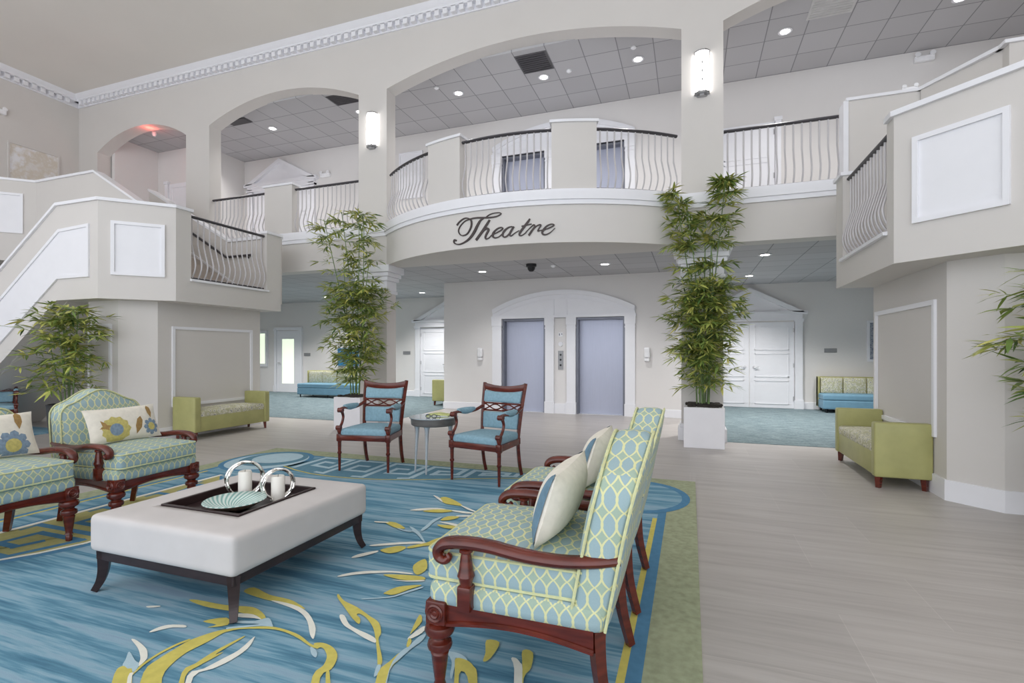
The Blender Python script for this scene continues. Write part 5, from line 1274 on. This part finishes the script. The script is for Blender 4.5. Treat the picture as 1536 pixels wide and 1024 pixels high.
bamboo('tall_bamboo', 'tall bamboo in white cube planter left of the blue armchairs', (-5.66, 7.60, 0), tallB, lvB, 23, cube_pot, ymax=.36, zs=1.11)
short = [[(0, 0, .58), (0, 0, 1.0), (-.1, 0, 1.6), (-.16, 0, 1.95)], [(-.06, .03, .58), (-.1, .03, 1.2), (-.2, .02, 1.8)], [(.07, 0, .58), (.12, 0, 1.2), (.2, 0, 1.95)], [(.03, -.06, .58), (.05, -.1, 1.1), (.05, -.16, 1.75)], [(-.05, -.05, .58), (-.12, -.1, 1.1), (-.22, -.14, 1.6)]]
lvS = [(.95, .5, 8, (0, 1, 2, 3, 4), 8), (1.25, .52, 12, (0, 1, 2, 3, 4), 8), (1.5, .5, 13, (0, 1, 2, 3, 4), 8), (1.75, .45, 13, (0, 1, 2, 3), 8), (1.9, .28, 6, (0, 2), 8)]
bamboo('short_bamboo', 'short bushy bamboo in a dark pot under the left stairs', (-8.42, 4.70, 0), short, lvS, 31, round_pot, .21, ymax=.37, zmax=2.08, dens=2.3)
bamboo('short_bamboo', 'short bamboo leaning in at the right picture edge', (2.82, 4.78, 0), short, lvS, 37, round_pot, .21, ymax=.55, zmax=2.12, dens=2.6)

# ================================================================ RUG
def rug():
    b = MB(); mats = ['rug', 'rug_olive', 'rug_blue', 'rug_y', 'rug_c', 'rug_l', 'rug_teal', 'rug_gold']
    X0, X1, Y0, Y1 = -5.53, .05, -1.2, 5.62; z = RR
    b.mi = 1; b.box(X0, X1, Y0, Y1, 0, z)
    def band(mi, pts, dz): b.mi = mi; b.poly(pts, z+dz)
    xi0, xi1, yi0, yi1 = X0+.24, X1-.24, Y0+.24, Y1-.26
    e = .0006
    band(2, [(xi0, yi0), (xi1, yi0), (xi1, yi1), (xi0, yi1)], e)
    band(0, [(xi0+.065, yi0+.065), (xi1-.065, yi0+.065), (xi1-.065, yi1-.05), (xi0+.065, yi1-.05)], 2*e)
    for xa in (xi0+.065, xi1-.10): band(3, [(xa, yi0+.3), (xa+.035, yi0+.3), (xa+.035, 4.27), (xa, 4.27)], 3*e)
    def disk(mi, cx, cy, rx, ry, dz, n=40): band(mi, [(cx+rx*math.cos(2*PI*i/n), cy+ry*math.sin(2*PI*i/n)) for i in range(n)], dz)
    # corner scroll medallions
    disk(2, -.50, 4.90, .50, .56, 4*e); disk(0, -.50, 4.90, .43, .48, 5*e)
    disk(2, -4.98, 4.92, .52, .56, 4*e); disk(5, -4.98, 4.92, .46, .50, 5*e); disk(6, -4.98, 5.02, .40, .41, 6*e); disk(5, -4.98, 5.08, .30, .30, 7*e)
    # lens band along the back edge with a meander
    inner = [(-4.55, 4.72), (-4.1, 4.55), (-3.6, 4.50), (-3.1, 4.57), (-2.6, 4.75), (-2.1, 4.97), (-1.6, 5.15), (-1.1, 5.28)]
    ip = catmull([(x, y, 0) for x, y in inner], 5)
    band(6, [(p.x, p.y) for p in ip]+[(-1.1, yi1), (-4.45, yi1)], 4*e)
    ctr = [0]
    def strokes(mi, path, w, dz):
        pts = [Vector((p[0], p[1], 0)) for p in path]
        for p, q in zip(pts[:-1], pts[1:]):
            dd = (q-p).normalized(); nn = Vector((-dd.y, dd.x, 0))*w/2; a, c = p-dd*w/2, q+dd*w/2
            ctr[0] += 1; band(mi, [(a+nn)[:2], (a-nn)[:2], (c-nn)[:2], (c+nn)[:2]], dz+(ctr[0] % 24)*.00002)
    def innery(x): return min(ip, key=lambda p: abs(p.x-x)).y
    strokes(3, [(p.x, p.y+.02) for p in ip[::3]], .022, 5*e)
    KEY = [(0, 0), (0, 1), (.82, 1), (.82, .32), (.30, .32), (.30, .66), (.56, .66)]
    x = -4.4
    while x < -1.6:
        w = .50
        def K(u, v, x=x): xx = x+u*w; lo = innery(xx)+.10; return (xx, lo+v*max(.02, yi1-.07-lo))
        strokes(5, [K(*p) for p in KEY], .062, 6*e); strokes(5, [K(.82, 0), K(1.0, 0)], .05, 6*e)
        x += .52
    # lens band on the left side, gold meander on blue
    side = [(-5.0, 1.1), (-4.6, 1.55), (-4.24, 1.98), (-4.05, 2.35), (-4.02, 2.75), (-4.12, 3.2), (-4.4, 3.7), (-4.88, 4.15)]
    sp = catmull([(x, y, 0) for x, y in side], 5)
    band(2, [(p.x+.07, p.y-.03) for p in sp]+[(-4.95, 4.2), (-4.95, 1.0)], 4*e)
    band(7, [(p.x, p.y) for p in sp]+[(-4.9, 4.1), (-4.9, 1.15)], 5*e)
    strokes(4, [(-4.88, 1.1), (-4.88, 4.15)], .05, 7*e); strokes(4, [(p.x, p.y) for p in sp[::3]], .035, 7*e)
    def sidex(y): return min(sp, key=lambda p: abs(p.y-y)).x
    y = 1.55
    while y < 3.7:
        h = .44
        def K2(u, v, y=y): yy = y+u*h; hi = sidex(yy)-.09; return (-4.82+v*max(.05, hi+4.82), yy)
        strokes(2, [K2(*p) for p in KEY], .058, 6*e)
        strokes(6, [K2(.82, 0), K2(1.0, 0)], .04, 6*e)
        y += .47
    k = {'y': 3, 'c': 4, 'l': 5}
    for i, (c, pts) in enumerate(RUG): band(k[c], [tuple(v)[:2] for v in catmull([(x, y, 0) for x, y in pts], 3, True)], 8*e+.00006*i)
    o = b.build('area_rug', mats, None, smooth=False, uv=False)
    tag(o, 'large blue striped area rug with yellow and cream leaf sprays and olive border', 'rug')
rug()
b = MB(); b.box(-12.1, -10.2, 3.2, 5.75, 0, .012); o = b.build('area_rug', 'rug', None, smooth=False); tag(o, 'second blue rug glimpsed under the stairs at far left', 'rug')

# ================================================================ LIGHT, WORLD, CAMERA
w = bpy.data.worlds.new('World'); bpy.context.scene.world = w; w.use_nodes = True
bg = w.node_tree.nodes['Background']; bg.inputs[0].default_value = (.895, .935, 1.0, 1); bg.inputs[1].default_value = 2.15
# lamps the lobby has overhead, out of frame: a row of ceiling fixtures
for x in (-11, -7.5, -4, -.5, 3, 6.5):
    for y in (-2.5, 2.2):
        l = bpy.data.lights.new('lobby_lamp', 'POINT'); l.energy = 20; l.shadow_soft_size = .35; l.color = (1, 1, 1)
        o = bpy.data.objects.new('lobby_lamp', l); C.objects.link(o); o.location = (x, y, 6.7)

cam = bpy.data.cameras.new('Camera'); co = bpy.data.objects.new('Camera', cam); C.objects.link(co)
cam.sensor_fit = 'HORIZONTAL'; cam.sensor_width = 36; cam.lens = 755/1536*36; cam.shift_y = 16/1536
co.location = (0, 0, H); co.rotation_euler = (PI/2, 0, math.radians(19.5)); cam.clip_end = 200
sc = bpy.context.scene; sc.camera = co
sc.view_settings.view_transform = 'Standard'; sc.view_settings.look = 'None'; sc.view_settings.gamma = 1; sc.view_settings.exposure = .02
sc.view_settings.use_curve_mapping = False
try:
    sc.cycles.use_denoising = True; sc.cycles.max_bounces = 10; sc.cycles.diffuse_bounces = 6; sc.cycles.sample_clamp_indirect = 8
except Exception: pass
